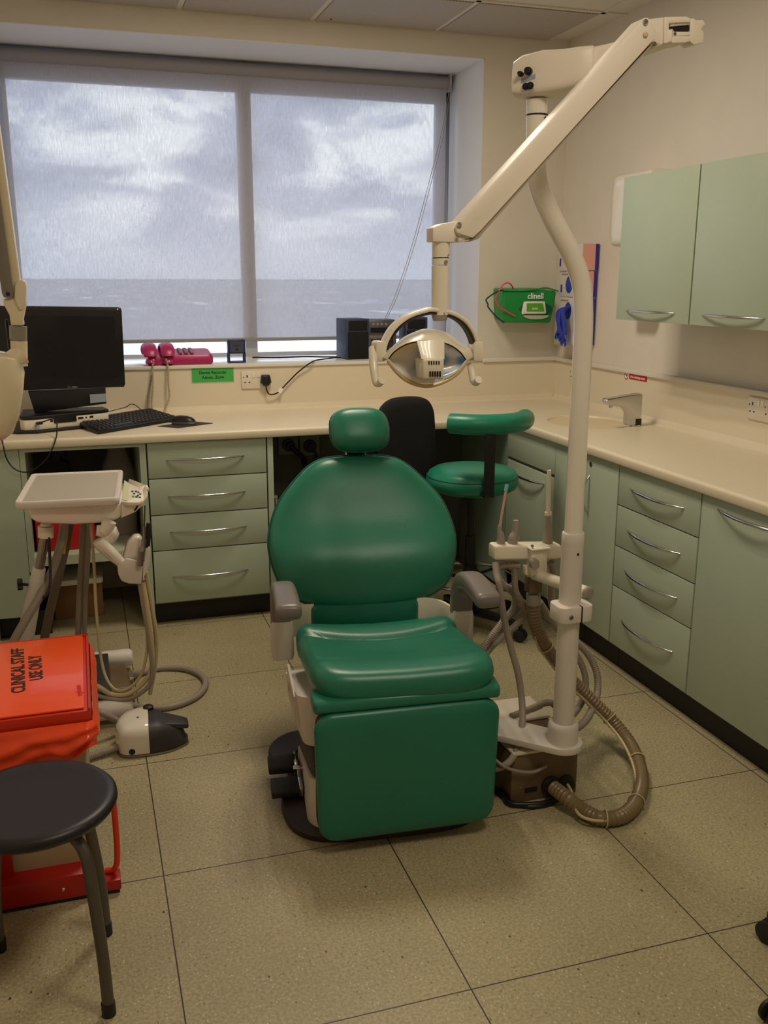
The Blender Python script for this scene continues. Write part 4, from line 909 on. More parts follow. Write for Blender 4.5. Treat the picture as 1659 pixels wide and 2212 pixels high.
tubep = [Vector((PC.x, PYP, zt-.05))]; 
obj('bent_pole', MB().tube(pts, rr, 24, 8, up=(1, 0, 0)), WHITE, lampP)
hp = pat(1160, 210)
obj('joint_ring', MB().lathe([(rr+.0008, 0), (rr+.0008, .004)], pat(1160, 251), (0, 0, 1), 28), DARK, lampP)
for dy in (258, 266): obj('screw', MB().lathe([(.0035, 0), (.0025, .002)], pat(1168, dy)+Vector((0, -rr, 0)), (0, -1, 0), 8), DARK, lampP)
# transformer head: box plus tapering arm to the right
EL = at(1455, 68, 2.02)
hd_dir = (Vector((EL.x, EL.y, 0))-Vector((hp.x, hp.y, 0))); Lh = hd_dir.length; hd_dir.normalize(); hn = Vector((-hd_dir.y, hd_dir.x, 0))
zc = pat(1160, 170).z; hb = Vector((hp.x, hp.y, 0))
def hpt(u, w_, z): return hb + hd_dir*u + hn*w_ + Vector((0, 0, z))
zb0, ztp = pat(1160, 212).z, pat(1160, 118).z
ring = []
for u, zb, zt_, hw in ((-.052, zb0+.012, ztp-.025, .040), (-.050, zb0+.004, ztp-.016, .045), (-.03, zb0, ztp-.004, .048), (.02, zb0, ztp+.004, .048), (.07, zb0+.004, ztp+.002, .048), (.105, zb0+.010, ztp+.004, .048), (.135, zb0+.018, ztp+.004, .046), (.14, zb0+.025, ztp-.002, .042)):
    ring.append([hpt(u, a*hw, (zb+zt_)/2+b*(zt_-zb)/2) for a, b in sell(1, 1, 5, 28)])
hbx = obj('transformer_box', MB().loft(ring), WHITE2, lampP, ang=50)
ring = []
eh = EL.z
z_a = pat(1240, 150).z
for u, zb, zt_, hw in ((.12, z_a-.026, z_a+.026, .030), (Lh, eh-.026, eh+.002, .022)):
    ring.append([hpt(u, a*hw, (zb+zt_)/2+b*(zt_-zb)/2) for a, b in sell(1, 1, 7, 24)])
obj('fixed_arm', MB().loft(ring), WHITE2, lampP, ang=50)
# knobs and tags on the near-left face of the box
kn = -hn if (-hn).dot(Vector((0, 0, 0))-hb) > 0 else hn
fd = Vector((0, 0, 0))
def face_at(px, py):            # intersect the ray with the box's near face
    d = ray(px, py); o = Vector((0, 0, CAMH)); pt = hb + kn*.048
    t = ((pt-o).dot(kn))/d.dot(kn); return o+d*t
for px, py, r_, h_ in ((1126, 161, .006, .02), (1143, 155, .009, .022), (1136, 187, .008, .008), (1146, 185, .008, .008)):
    obj('knob', MB().lathe([(r_, 0), (r_, h_*.5), (r_*.7, h_*.5), (r_*.7, h_)], face_at(px, py), kn, 14), BPLAS, hbx)
for px, py, w_, h_ in ((1141, 170, .017, .005), (1140, 198, .014, .003)):
    c_ = face_at(px, py); tt = Vector((kn.y, -kn.x, 0)); tt = tt if tt.x > 0 else -tt
    obj('label', MB().prism([c_-tt*w_-Vector((0, 0, h_+.004)), c_+tt*w_-Vector((0, 0, h_-.004)), c_+tt*w_+Vector((0, 0, h_+.004)), c_-tt*w_+Vector((0, 0, h_-.004))], kn*.0006), mat('silver_label', (150, 160, 170), 0.4), hbx)
# elbow fork
def plate(pts, y, th): return MB().prism([at(px, py, y) for px, py in pts], (0, th, 0))
YA = 2.03
ef = [(1396, 42), (1430, 37), (1500, 34), (1512, 42), (1510, 55), (1525, 68), (1524, 88), (1505, 97), (1440, 97), (1414, 93)]
EK = obj('elbow_block', plate([(1392, 42), (1436, 36), (1438, 94), (1410, 96)], YA-.012, .044), WHITE2, lampP, bevel=.004)
obj('elbow_fork', plate([(1436, 36), (1484, 35), (1494, 40), (1494, 48), (1446, 50), (1446, 78), (1494, 77), (1494, 88), (1482, 92), (1434, 94)], YA-.02, .054), WHITE2, lampP, bevel=.003)
obj('elbow_knuckle', plate([(1492, 40), (1500, 38), (1503, 43), (1520, 42), (1525, 52), (1516, 62), (1522, 70), (1520, 92), (1500, 97), (1490, 90)], YA-.012, .04), IVORY, lampP, bevel=.005)
obj('pivot_disc', plate([(1444, 58), (1490, 52), (1492, 67), (1444, 66)], YA-.010, .034), BPLAS, lampP, bevel=.004)
obj('pivot_plate', plate([(1448, 44), (1490, 46), (1490, 53), (1448, 57)], YA-.014, .04), IVORY, lampP, bevel=.002)
obj('pivot_plate', plate([(1448, 68), (1492, 68), (1490, 77), (1448, 78)], YA-.014, .04), IVORY, lampP, bevel=.002)
for px, py in ((1460, 48), (1458, 73)): obj('screw', MB().lathe([(.004, 0), (.003, .002)], at(px, py, YA-.014), (0, -1, 0), 10), STEEL, lampP)
# sprung arm
ax0, ax1 = (1393, 38), (990, 486)
sp = [(1386, 44), (1392, 38), (1400, 38), (1407, 44), (1418, 70), (1414, 84), (1040, 497), (1022, 514), (1002, 508), (988, 504), (984, 492), (990, 480)]
spa = obj('spring_arm', plate(sp, YA-.03, .052), WHITE2, lampP, bevel=.0022)
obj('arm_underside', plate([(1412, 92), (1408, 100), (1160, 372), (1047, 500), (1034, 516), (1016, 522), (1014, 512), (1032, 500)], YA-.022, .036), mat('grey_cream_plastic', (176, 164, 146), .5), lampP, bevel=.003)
for px, py, r_, m_ in ((1394, 48, .0065, CHROME), (1394, 75, .006, mat('tan_cap', (200, 180, 150), .5)), (992, 486, .006, CHROME), (991, 508, .005, GREYP), (1413, 95, .005, STEEL)):
    obj('screw', MB().lathe([(r_, 0), (r_, .002), (r_*.6, .004)], at(px, py, YA-.031), (0, -1, 0), 14), m_, spa)
kn2 = [(935, 492), (955, 483), (985, 478), (1000, 479), (1006, 500), (1022, 512), (1038, 504), (1030, 514), (1012, 521), (985, 524), (935, 522)]
obj('lower_knuckle', plate(kn2, YA-.022, .042), WHITE2, lampP, bevel=.006)
YL = YA
def vt(px, y0_, y1_, r_, m_, nm, r2=None, par=lampP):
    a, b = at(px, y0_, YL), at(px, y1_, YL)
    return obj(nm, MB().lathe([(r_, 0), (r_, (a-b).length)] if r2 is None else [(r_, 0), (r_*1.0, .002), (r2, (a-b).length)], a, (b-a), 28), m_, par)
vt(952.5, 520, 556, .0196, IVORY, 'swivel_tube'); vt(951.8, 558, 572, .0198, IVORY, 'swivel_ring'); vt(951, 574, 680, .0196, IVORY, 'swivel_sleeve'); vt(950, 680, 693, .0185, GREYP, 'swivel_cap', .0150)
vt(952, 555, 559, .0180, DARK, 'gap_ring')
for px, py, r_ in ((962, 551, .002), (956, 566, .0045), (953, 676, .0018)): obj('screw', MB().lathe([(r_, 0), (r_, .002)], at(px, py, YL)-Vector((0, .0198, 0)), (0, -1, 0), 10), CHROME, lampP)
# yoke and lamp head
yk = [(826, 755), (832, 735), (850, 706), (880, 683), (915, 671), (935, 669), (972, 676), (1000, 692), (1018, 716), (1028, 745), (1026, 758)]
def ribbon(pts, y, hw, th, m_, nm, par, yo=0):
    C_, _ = catmull([at(px, py, y) for px, py in pts], 6); R_ = []
    for i, p in enumerate(C_):
        t_ = (C_[min(i+1, len(C_)-1)]-C_[max(i-1, 0)]).normalized(); n_ = t_.cross(Vector((0, 1, 0)))
        R_.append([p+n_*(a*th)+Vector((0, b*hw+yo, 0)) for a, b in sell(1, 1, 3.5, 16)])
    return obj(nm, MB().loft(R_), m_, par, ang=60)
yo = ribbon(yk, YL, .018, .0055, IVORY, 'yoke', lampP)
ribbon([(833, 755), (839, 738), (856, 712), (884, 690), (916, 679), (935, 677), (970, 683), (995, 698), (1011, 720), (1020, 745), (1019, 758)], YL, .015, .0028, DARK, 'yoke_lining', lampP)
for s_, cxp in ((-1, 819), (1, 1026)):
    cp = at(cxp, 758, YL)
    obj('yoke_hub', MB().loft([[cp+Vector((x+s_*.001, d_, z)) for x, z in rrect(-.0115, .0115, -.022, .022, .006, 3)] for d_ in (-.02, .02)]), IVORY, lampP, bevel=.003)
    hx = 808 if s_ < 0 else 1018; 
    hpnts = ([at(805, 752, YL), at(806, 775, YL-.02), at(808, 800, YL-.035), at(812, 824, YL-.045), at(818, 828, YL-.05), at(825, 822, YL-.06)] if s_ < 0 else
             [at(1014, 790, YL), at(1018, 800, YL-.02), at(1022, 820, YL-.035), at(1028, 826, YL-.045), at(1034, 820, YL-.06)])
    obj('handle', MB().tube(hpnts, [.009, .0095, .009, .0085, .0085, .0085] if s_ < 0 else [.007, .008, .0085, .0085, .0085], 14, 6), IVORY, lampP)
# head: bowl shaped reflector with lens facing down towards the camera
def hp_(px, py, d): return at(px, py, YL-d)
top_c = [(822, 770), (832, 762), (845, 752), (870, 730), (900, 716), (918, 711), (945, 713), (970, 722), (990, 738), (1005, 750), (1020, 756), (1028, 770)]
T_, _ = catmull([Vector((x, y, 0)) for x, y in top_c], 5)
eye_u = [(838, 778), (852, 760), (875, 745), (900, 738), (921, 736), (950, 739), (975, 747), (995, 762), (1008, 780)]
U_, _ = catmull([Vector((x, y, 0)) for x, y in eye_u], 5)
eye_l = [(838, 778), (858, 800), (885, 818), (921, 826), (958, 818), (988, 802), (1008, 780)]
L_, _ = catmull([Vector((x, y, 0)) for x, y in eye_l], 6)
def samp(Q, n_):
    Q = [Vector(q) for q in Q]; out = []
    for k in range(n_):
        t_ = k/(n_-1)*(len(Q)-1); i = min(int(t_), len(Q)-2); out.append(Q[i].lerp(Q[i+1], t_-i))
    return out
n_ = 33; TT, UU, LL = samp(T_, n_), samp(U_, n_), samp(L_, n_)
hood = []
for k in range(n_):
    a, b = TT[k], UU[k]; m_ = a.lerp(b, .5); e_ = math.sin(PI*k/(n_-1))
    hood.append([hp_(a.x, a.y, -.03-.03*e_), hp_(a.x, a.y-1, .0+.01*e_), hp_(m_.x, m_.y-1, .03+.035*e_), hp_(b.x, b.y, .04+.045*e_), hp_(b.x, b.y+1.5, .036+.04*e_), hp_(b.x, b.y, .0), hp_(a.x, a.y+8, -.03-.02*e_)])
obj('hood', MB().loft(hood), IVORY, lampP, ang=50)
# reflector: concave dichroic mirror, reflections painted as noise tints, behind a clear rim
dm = bpy.data.materials.new('dichroic_painted_reflections'); dm.use_nodes = True; nt = dm.node_tree; b = nt.nodes['Principled BSDF']
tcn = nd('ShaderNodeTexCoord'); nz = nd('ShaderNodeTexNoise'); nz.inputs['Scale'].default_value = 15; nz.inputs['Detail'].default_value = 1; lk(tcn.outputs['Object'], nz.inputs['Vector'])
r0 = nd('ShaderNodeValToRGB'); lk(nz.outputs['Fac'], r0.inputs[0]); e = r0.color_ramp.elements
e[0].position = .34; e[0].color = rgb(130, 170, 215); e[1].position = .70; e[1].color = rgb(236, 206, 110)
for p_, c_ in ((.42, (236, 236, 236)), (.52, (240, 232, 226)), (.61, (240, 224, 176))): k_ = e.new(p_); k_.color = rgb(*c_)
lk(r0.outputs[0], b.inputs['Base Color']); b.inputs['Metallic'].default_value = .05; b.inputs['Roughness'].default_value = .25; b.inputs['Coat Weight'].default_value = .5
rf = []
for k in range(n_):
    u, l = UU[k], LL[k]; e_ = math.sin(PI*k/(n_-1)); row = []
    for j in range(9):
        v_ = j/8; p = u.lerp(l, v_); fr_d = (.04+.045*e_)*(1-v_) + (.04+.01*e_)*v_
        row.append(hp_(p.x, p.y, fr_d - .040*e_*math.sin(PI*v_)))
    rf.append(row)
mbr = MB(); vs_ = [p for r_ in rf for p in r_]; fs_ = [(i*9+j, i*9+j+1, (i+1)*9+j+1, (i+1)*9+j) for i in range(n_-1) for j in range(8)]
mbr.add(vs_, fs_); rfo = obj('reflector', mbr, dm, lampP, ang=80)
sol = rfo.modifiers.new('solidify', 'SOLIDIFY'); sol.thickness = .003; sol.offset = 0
amb = mat('clear_amber_rim', (206, 178, 118), .15, coat=.6)
obj('lens_rim', MB().tube([hp_(q.x, q.y+1+7*math.sin(PI*k/(n_-1)), .045) for k, q in enumerate(LL)], .0045, 10), amb, lampP)
obj('lens_rim', MB().tube([hp_(q.x, q.y-1+1*math.sin(PI*k/(n_-1)), .047) for k, q in enumerate(LL)], .003, 8), mat('clear_rim', (214, 214, 204), .1, coat=.6), lampP)
obj('hood_seal', MB().tube([hp_(q.x, q.y, .041+.045*math.sin(PI*k/(n_-1))) for k, q in enumerate(UU)], .0016, 8), DARK, lampP)
bs = [[hp_(x, y, d_) for x, y in pts_] for pts_, d_ in (([(903, 738), (960, 738), (960, 815), (914, 815)], .02),)]
def quad(a, d_): return [hp_(x, y, dd) for (x, y), dd in zip(a, d_)]
b1 = MB().loft([quad([(900, 736), (960, 733), (960, 745), (904, 748)], (.088, .088, .06, .06)), quad([(910, 775), (960, 774), (958, 780), (913, 782)], (.10, .10, .06, .06)), quad([(912, 776), (961, 775), (960, 779), (915, 781)], (.104, .104, .05, .05))])
obj('lamp_bridge', b1, IVORY, lampP, bevel=.003)
b2 = MB().prism([hp_(912, 775, .105), hp_(960, 774, .105), hp_(960, 819, .10), hp_(915, 820, .10)], (0, .05, 0))
vb = obj('bulb_housing', b2, IVORY, lampP, bevel=.005, seg=3)
for row, y0_, y1_ in ((0, 780, 788), (1, 802, 814)):
    for k in range(5):
        x_ = (930 if row else 927)+5.4*k
        obj('vent_slot', MB().prism([hp_(x_-1, y0_, .1065), hp_(x_+1, y0_, .1065), hp_(x_+1, y1_, .1045), hp_(x_-1, y1_, .1045)], (0, .004, 0)), DARK, vb)
# ================================================================ SUCTION ARM
sa = thing('instrument_holder', 'cream instrument holder arm clamped to the lamp pole beside the armrest', 'instrument holder', (1.3, 2.35, .45))
cc = pat(1222, 1318); cz = cc.z
obj('clamp', MB().loft([[Vector((PC.x-.004+x, PYP-.006+y, cz+z)) for x, y in rrect(-.046, .058, -.040, .040, .02, 4)] for z in (-.024, .022)]), WHITE3, sa, bevel=.003)
obj('clamp_screw', MB().lathe([(.007, 0), (.005, .003)], (PC.x-.018, PYP-.046, cz-.005), (0, -1, 0), 14), STEEL, sa)
obj('clamp_gap', MB().box(PC.x+.012, PC.x+.016, PYP-.047, PYP-.03, cz-.024, cz+.0225), DARK, sa)
YS = 2.47
aL, aR = at(1148, 1238, YS), at(1268, 1280, PYP+.02)
obj('arm', MB().tube([aL, aR], .0185, 18, flat=.95), IVORY, sa)
obj('arm_end_cap', MB().lathe([(.0188, 0), (.0188, .008), (.014, .012)], aR, (aR-aL), 18), GREYP, sa)
hbL, hbR = at(1062, 1190, YS), at(1205, 1188, YS)
R_ = []
for t_, f in ((0, .82), (.02, .97), (.05, 1), (.95, 1), (.98, .97), (1, .82)):
    p = hbL.lerp(hbR, t_); R_.append([p+Vector((0, a*.026*f, b_*.0225*f)) for a, b_ in rrect(-1, 1, -1, 1, .35, 4)])
obj('holder_bar', MB().loft(R_), IVORY, sa, ang=50)
cb_ = at(1151, 1185, YS)
obj('centre_bracket', MB().box(cb_.x-.032, cb_.x+.032, YS-.058, YS-.01, cb_.z+.010, cb_.z+.016).box(cb_.x-.026, cb_.x+.026, YS-.046, YS-.01, cb_.z-.070, cb_.z+.0095).box(cb_.x-.036, cb_.x+.036, YS-.03, YS-.005, cb_.z-.072, cb_.z-.045), IVORY, sa, bevel=.003)
for px, py in ((1151, 1182), (1152, 1189)): obj('screw', MB().lathe([(.005, 0), (.004, .003)], at(px, py, YS-.052)+Vector((0, .004, .002)), (0, -.6, .8), 12), STEEL, sa)
kc = at(1152, 1216, YS-.05); obj('pivot_knob', MB().loft([[kc+Vector((x, -d_, z)) for x, z in rrect(-.012, .012, -.016, .014, .009, 4)] for d_ in (-.006, .012, .016)]), GREYP, sa)
bl = at(1152, 1262, YS); obj('valve_block', MB().box(bl.x-.022, bl.x+.022, YS-.018, YS+.018, bl.z-.024, bl.z+.03), mat('brown_block', (104, 84, 62), .6), sa, bevel=.003)
obj('hose_cuff', MB().tube([at(1152, 1283, YS), at(1152, 1305, YS)], .022, 16), GREYP, sa)
# instruments resting in the holder, each with its own hose
def instrument(nm, lbl, cat, parts, hose, hr_, hm, corr=0.0):
    t = thing(nm, lbl, cat, parts[0][1][0])
    for n2, pts_, r_, m_ in parts: obj(n2, MB().tube(pts_, r_, 14, 3 if len(pts_) > 2 else 0), m_, t)
    if hose: obj('hose', MB().corr(hose, hr_, corr, .007, 12) if corr else MB().tube(hose, hr_, 12, 8), hm, t)
    return t
instrument('saliva_ejector', 'thin saliva ejector with a pale blue tip in the instrument holder', 'suction tool',
    [('handpiece', [at(1082, 1175, YS), at(1082, 1158, YS), at(1079, 1146, YS), at(1080, 1135, YS)], [.013, .011, .007, .0055], GREYP),
     ('straw', [at(1080, 1136, YS), at(1085, 1105, YS), at(1093, 1060, YS)], .0038, PTUBE), ('tip', [at(1092.5, 1060, YS), at(1095, 1047, YS)], .0052, SKYBL)],
    [at(1122, 1222, YS), at(1098, 1220, YS+.005), at(1078, 1224, YS+.01), at(1073, 1240, YS+.02), at(1085, 1262, YS+.05), at(1110, 1280, YS+.06), at(1112, 1310, YS+.07), at(1085, 1345, YS+.09), at(1062, 1375, YS+.08), at(1035, 1415, YS+.06), at(1010, 1460, YS+.05)], .012, HOSEG, .0015)
instrument('suction_handpiece', 'short grey suction handpiece standing in the middle of the holder', 'suction tool',
    [('handpiece', [at(1107, 1178, YS), at(1108, 1162, YS), at(1112, 1150, YS), at(1114, 1136, YS), at(1114.5, 1124, YS)], [.016, .014, .009, .0095, .0085], GREYP),
     ('lever', [at(1119, 1166, YS-.01), at(1119, 1158, YS-.01)], .005, GREYP)],
    [at(1110, 1215, YS), at(1112, 1240, YS+.01), at(1115, 1280, YS+.02), at(1138, 1320, YS+.05), at(1120, 1345, YS+.07), at(1085, 1375, YS+.08), at(1052, 1410, YS+.07), at(1022, 1455, YS+.05)], .0105, HOSEG, .0012)
instrument('high_volume_suction', 'tall cream suction tube with slanted end at the right of the holder', 'suction tool',
    [('handpiece', [at(1183, 1178, YS), at(1183, 1160, YS), at(1183, 1135, YS), at(1184, 1112, YS)], [.016, .0145, .011, .008], HOSEG), ('collar', [at(1184, 1113, YS), at(1184, 1106, YS)], .0105, IVORY),
     ('tube', [at(1184, 1107, YS), at(1186, 1024, YS), at(1187, 1017, YS)], [.0068, .0068, .0045], IVORY)],
    [at(1190, 1215, YS), at(1196, 1240, YS+.02), at(1190, 1275, YS+.06), at(1198, 1320, YS+.11), at(1228, 1370, YS+.14), at(1268, 1410, YS+.14), at(1288, 1450, YS+.12), at(1291, 1490, YS+.09), at(1280, 1530, YS+.03), at(1262, 1560, YS-.03), at(1236, 1575, YS-.07), at(1200, 1572, YS-.05), at(1150, 1555, YS-.0), at(1120, 1548, YS+.02)], .0125, HOSEG, .0014)
tag(obj('suction_hose', MB().corr([at(1165, 1300, YS+.02), at(1192, 1340, YS+.10), at(1232, 1395, YS+.14), at(1258, 1440, YS+.14), at(1265, 1480, YS+.12), at(1255, 1520, YS+.08), at(1225, 1550, YS+.04), at(1190, 1518, YS+.06), at(1150, 1530, YS+.03), at(1105, 1548, YS+.0)], .0115, .0013, .007, 12), HOSEG), 'inner of the two grey ribbed hose loops behind the lamp pole', 'hose')
tag(obj('smooth_hose', MB().tube([at(1070, 1216, 2.46), at(1073, 1240, 2.44), at(1078, 1262, 2.42), at(1083, 1300, 2.42), at(1092, 1350, 2.44), at(1104, 1400, 2.44), at(1118, 1450, 2.42), at(1126, 1500, 2.40), at(1129, 1550, 2.36), at(1124, 1590, 2.32), at(1112, 1628, 2.27), at(1095, 1650, 2.25), at(1070, 1660, 2.27), at(1040, 1650, 2.3)], .0105, 12, 8), HOSEG), 'smooth grey hose dropping from beside the right armrest to the floor box', 'hose')
tag(obj('crossed_hose', MB().corr([at(1145, 1300, YS+.02), at(1110, 1330, YS+.10), at(1120, 1300, YS+.1), at(1135, 1335, YS+.15), at(1160, 1370, YS+.18)], .009, .001, .006, 10), HOSEG), 'short grey hose crossing behind the holder block', 'hose')
def fl(px, py, z): return atz(px, py, z)
bigp = [at(1152, 1300, YS), at(1156, 1345, YS+.02), at(1172, 1385, YS+.04), at(1200, 1428, YS+.06), at(1240, 1475, YS+.06), at(1280, 1515, YS+.04), at(1320, 1555, YS+.01), at(1355, 1598, YS-.06), fl(1378, 1645, .04), fl(1386, 1690, .024), fl(1375, 1732, .024), fl(1345, 1762, .024), fl(1300, 1768, .024), fl(1262, 1752, .026), fl(1228, 1726, .045), at(1194, 1700, 2.235)]
big = thing('waste_hose', 'thick beige corrugated suction hose looping over the floor right of the lamp pole', 'hose', fl(1386, 1690, 0))
obj('hose', MB().corr(bigp, .0225, .0030, .0125, 14), HOSEB, big)
thin = [p+Vector((-.026, -.010, .004)) for p in bigp[1:-2]]
obj('tied_tube', MB().tube([thin[0]+Vector((.02, -.01, .03))]+thin[1:]+[fl(1235, 1712, .05), at(1226, 1695, 2.235)], .0045, 8, 8), HOSEC, big)
P_, _ = catmull(bigp, 20)
for i in (45, 118, 158, 200, 236):
    p = P_[i]; t_ = (P_[i+1]-P_[i-1]).normalized(); nn_ = t_.cross(Vector((0, 0, 1))).normalized(); b_ = t_.cross(nn_)
    obj('cable_tie', MB().tube([p+(nn_*math.cos(a)+b_*math.sin(a))*.0245 for a in [2*PI*k/16 for k in range(16)]], .0022, 6, closed=True), HOSEC, big)
for i, (dz, dx, lb) in enumerate(((0, 0, 'outer black cable curling on the floor round the junction box'), (.006, .012, 'inner black cable curling on the floor round the junction box'))):
    tag(obj('floor_cable', MB().tube([(1.06+dx, 2.40, .008+dz), fl(1075, 1712, .008+dz)+Vector((dx, 0, 0)), fl(1100, 1732+dz*300, .008+dz), fl(1140, 1742-dx*400, .008+dz), fl(1180, 1738-dx*400, .008+dz), fl(1212, 1722-dx*300, .008+dz), (1.27, 2.265-.01, .03)], .007, 10, 8), BPLAS), lb, 'cable')
tag(obj('box_tube', MB().tube([at(1060, 1630, 2.30), at(1080, 1650, 2.25), at(1110, 1664, 2.245), at(1150, 1668, 2.245), at(1180, 1655, 2.25)], .005, 8, 6), HOSEG), 'thin grey tube looping across the front of the junction box', 'hose')
# ================================================================ GREEN OPERATOR STOOL
def star_base(t, cx_, cy_, a0, R_=.25, m_=BPLAS, zc=.085):
    for k in range(5):
        a = a0+2*PI*k/5; u = Vector((math.cos(a), math.sin(a), 0)); c = Vector((cx_, cy_, 0))
        lg = obj('base_leg', MB().loft([[c+u*r_+Vector((-u.y, u.x, 0))*(w_*x)+Vector((0, 0, z_+h_*y)) for x, y in ((-1, -1), (1, -1), (1, 1), (-1, 1))] for r_, w_, h_, z_ in ((.015, .022, .018, zc+.01), (R_, .014, .010, zc-.012))]), m_, t, bevel=.004)
        p = c+u*R_; v = Vector((-u.y, u.x, 0)); 
        cs = MB()
        for s_ in (-1, 1): cs.lathe([(.020, -.007), (.0265, -.004), (.0265, .004), (.020, .007)], p+v*(.013*s_)+Vector((0, 0, .0275)), v, 18)
        cs.box(-.008, .008, -.006, .006, .02, zc-.01, Matrix.Rotation(a, 3, 'Z'), p) if False else cs.tube([p+Vector((0, 0, .03)), p+Vector((0, 0, zc-.01))], .009, 8)
        obj('castor', cs, DARK, t)
SX, SY = at(1020, 1030, 3.62).x, 3.62
zs = at(1020, 1030, 3.62).z
st = thing('operator_stool', 'round teal green dentist stool with a curved padded armrest', 'stool', (SX, SY, 0))
sr = .196; zt_ = zs+.045
obj('seat', MB().lathe([(.02, zt_-.104), (sr-.035, zt_-.100), (sr-.008, zt_-.084), (sr, zt_-.060), (sr-.003, zt_-.040), (sr-.008, zt_-.034), (sr-.012, zt_-.022), (sr-.035, zt_-.008), (sr-.08, zt_-.002), (.02, zt_)], (SX, SY, 0), (0, 0, 1), 56), VINYL2, st, ang=80)
obj('piping', MB().tube([(SX+(sr-.005)*math.cos(2*PI*k/56), SY+(sr-.005)*math.sin(2*PI*k/56), zt_-.037) for k in range(56)], .0028, 6, closed=True), mat('dark_teal_piping', (14, 84, 66), .4), st)
obj('seat_plate', MB().lathe([(.10, zt_-.115), (.13, zt_-.105), (.02, zt_-.104)], (SX, SY, 0), (0, 0, 1), 24), BPLAS, st)
obj('gas_column', MB().lathe([(.030, .075), (.030, .30), (.024, .302), (.024, .43), (.016, .432), (.016, zt_-.09)], (SX, SY, 0), (0, 0, 1), 20), BPLAS, st)
obj('column_sleeve', MB().lathe([(.036, .30), (.034, zt_-.12)], (SX, SY+.03, 0), (0, 0, 1), 16), mat('worn_black', (34, 32, 30), .7, bump=.3), st)
zr = at(1020, 1245, 3.62).z
obj('foot_ring', MB().tube([(SX+.20*math.cos(2*PI*k/48), SY+.20*math.sin(2*PI*k/48), zr) for k in range(48)], .0085, 10, closed=True), CHROME, st)
for k in range(3):
    a = .5+2*PI*k/3; obj('ring_spoke', MB().tube([(SX+.03*math.cos(a), SY+.03*math.sin(a), zr), (SX+.198*math.cos(a), SY+.198*math.sin(a), zr)], .007, 8), BPLAS, st)
star_base(st, SX, SY, -.9, .25)
za = at(1056, 915, 3.42).z; P = []
for k in range(15):
    a = math.radians(-137+ 122*k/14); P.append(Vector((SX-.005+.215*math.cos(a), SY+.0+.215*math.sin(a), za-.006*(k/14))))
NR = len(P); rad = [.041]*NR; rad[0] = .040; rad[-1] = .035
obj('armrest', MB().tube(P, rad, 22, up=(0, 0, 1)), VINYL2, st, ang=50)
ux0, ux1 = at(1046, 1000, 3.40).x, at(1068, 1000, 3.40).x; zb_ = at(1056, 1074, 3.40).z
obj('armrest_strap', MB().box(ux0, ux1, 3.392, 3.402, zb_, za-.03).prism([(ux0, 3.392, zb_), (ux1, 3.392, zb_), (ux1, 3.55, zb_+.0), (ux0, 3.55, zb_)], (0, 0, .012)), mat('black_upright', (16, 15, 17), .6), st, bevel=.002)
# black office chair behind the dental chair
bc = thing('office_chair', 'black fabric office chair with a tall rounded back behind the headrest', 'office chair', (1.14, 3.62, 0))
YBK = 3.86; cps = [(822, 1000), (815, 930), (818, 895), (830, 874), (852, 861), (890, 857), (918, 861), (932, 878), (937, 905), (938, 960), (932, 1020), (915, 1070), (870, 1095), (835, 1070)]
O_, _ = catmull([at(px, py, YBK) for px, py in cps], 5, True); cen = sum(O_, Vector())/len(O_)
bkr = [[cen+(p-cen)*f+Vector((0, d_, 0)) for p in O_] for f, d_ in ((.9, .03), (1, .02), (1, -.012), (.96, -.022), (.80, -.028), (.5, -.03), (.1, -.03))]
obj('backrest', MB().loft(bkr), BLKF, bc, ang=60)
obj('back_support', MB().tube([(1.235, 3.875, .62), (1.22, 3.90, .50), (1.16, 3.80, .42), (1.14, 3.65, .42)], .018, 10, 6, flat=.5), BPLAS, bc)
obj('seat', MB().loft([[Vector((1.14+x*f, 3.62+y*f, z)) for x, y in sell(.19, .19, 3, 32)] for f, z in ((.85, .425), (.98, .432), (1, .455), (.96, .475), (.8, .483), (.3, .485))]), BLKF, bc)
obj('gas_column', MB().lathe([(.026, .075), (.026, .26), (.016, .262), (.016, .43)], (1.14, 3.62, 0), (0, 0, 1), 16), BPLAS, bc)
star_base(bc, 1.14, 3.62, .35, .22)
# ================================================================ DELIVERY CART (left)
ct = thing('delivery_cart', 'cream dental delivery cart with a flat instrument tray, left of the chair', 'dental cart', (-.05, 3.38, 0))
Rt = Matrix.Rotation(math.radians(-4), 3, 'Z'); tc2 = Vector((-.057, 3.385, 0))
def tp_(x, y, z): return tc2 + Rt @ Vector((x, y, 0)) + Vector((0, 0, z))
o1 = rrect(-.162, .162, -.238, .238, .02, 5)
tray = [[tp_(x*f if f < 1 else x*f, y*f, z) for x, y in o1] for f, z in ((.94, .772), (.985, .776), (1, .784), (1, .797), (.99, .800))] + [[tp_(x, y, z) for x, y in inset(o1, d)] for d, z in ((.012, .800), (.018, .794), (.05, .793))]
obj('tray', MB().loft(tray), WHITE3, ct, ang=45)
obj('tray_mat', MB().loft([[tp_(x, y, z) for x, y in inset(o1, .020)] for z in (.7952, .7962)]), mat('grey_tray_mat', (178, 170, 156), .55), ct)
YC0 = 3.19
hb_ = [(60, 1082), (61, 1105), (66, 1120), (76, 1129), (95, 1132), (160, 1134), (215, 1131), (250, 1124), (262, 1118), (264, 1084)]
hn_ = [(262, 1084), (262, 1119), (292, 1106), (308, 1092), (318, 1076), (319, 1070), (308, 1084), (275, 1087)]
sect = [at(px, py, YC0) for px, py in hb_]
obj('head', MB().prism(sect, Rt @ Vector((0, .32, 0))), WHITE, ct, bevel=.012, seg=3)
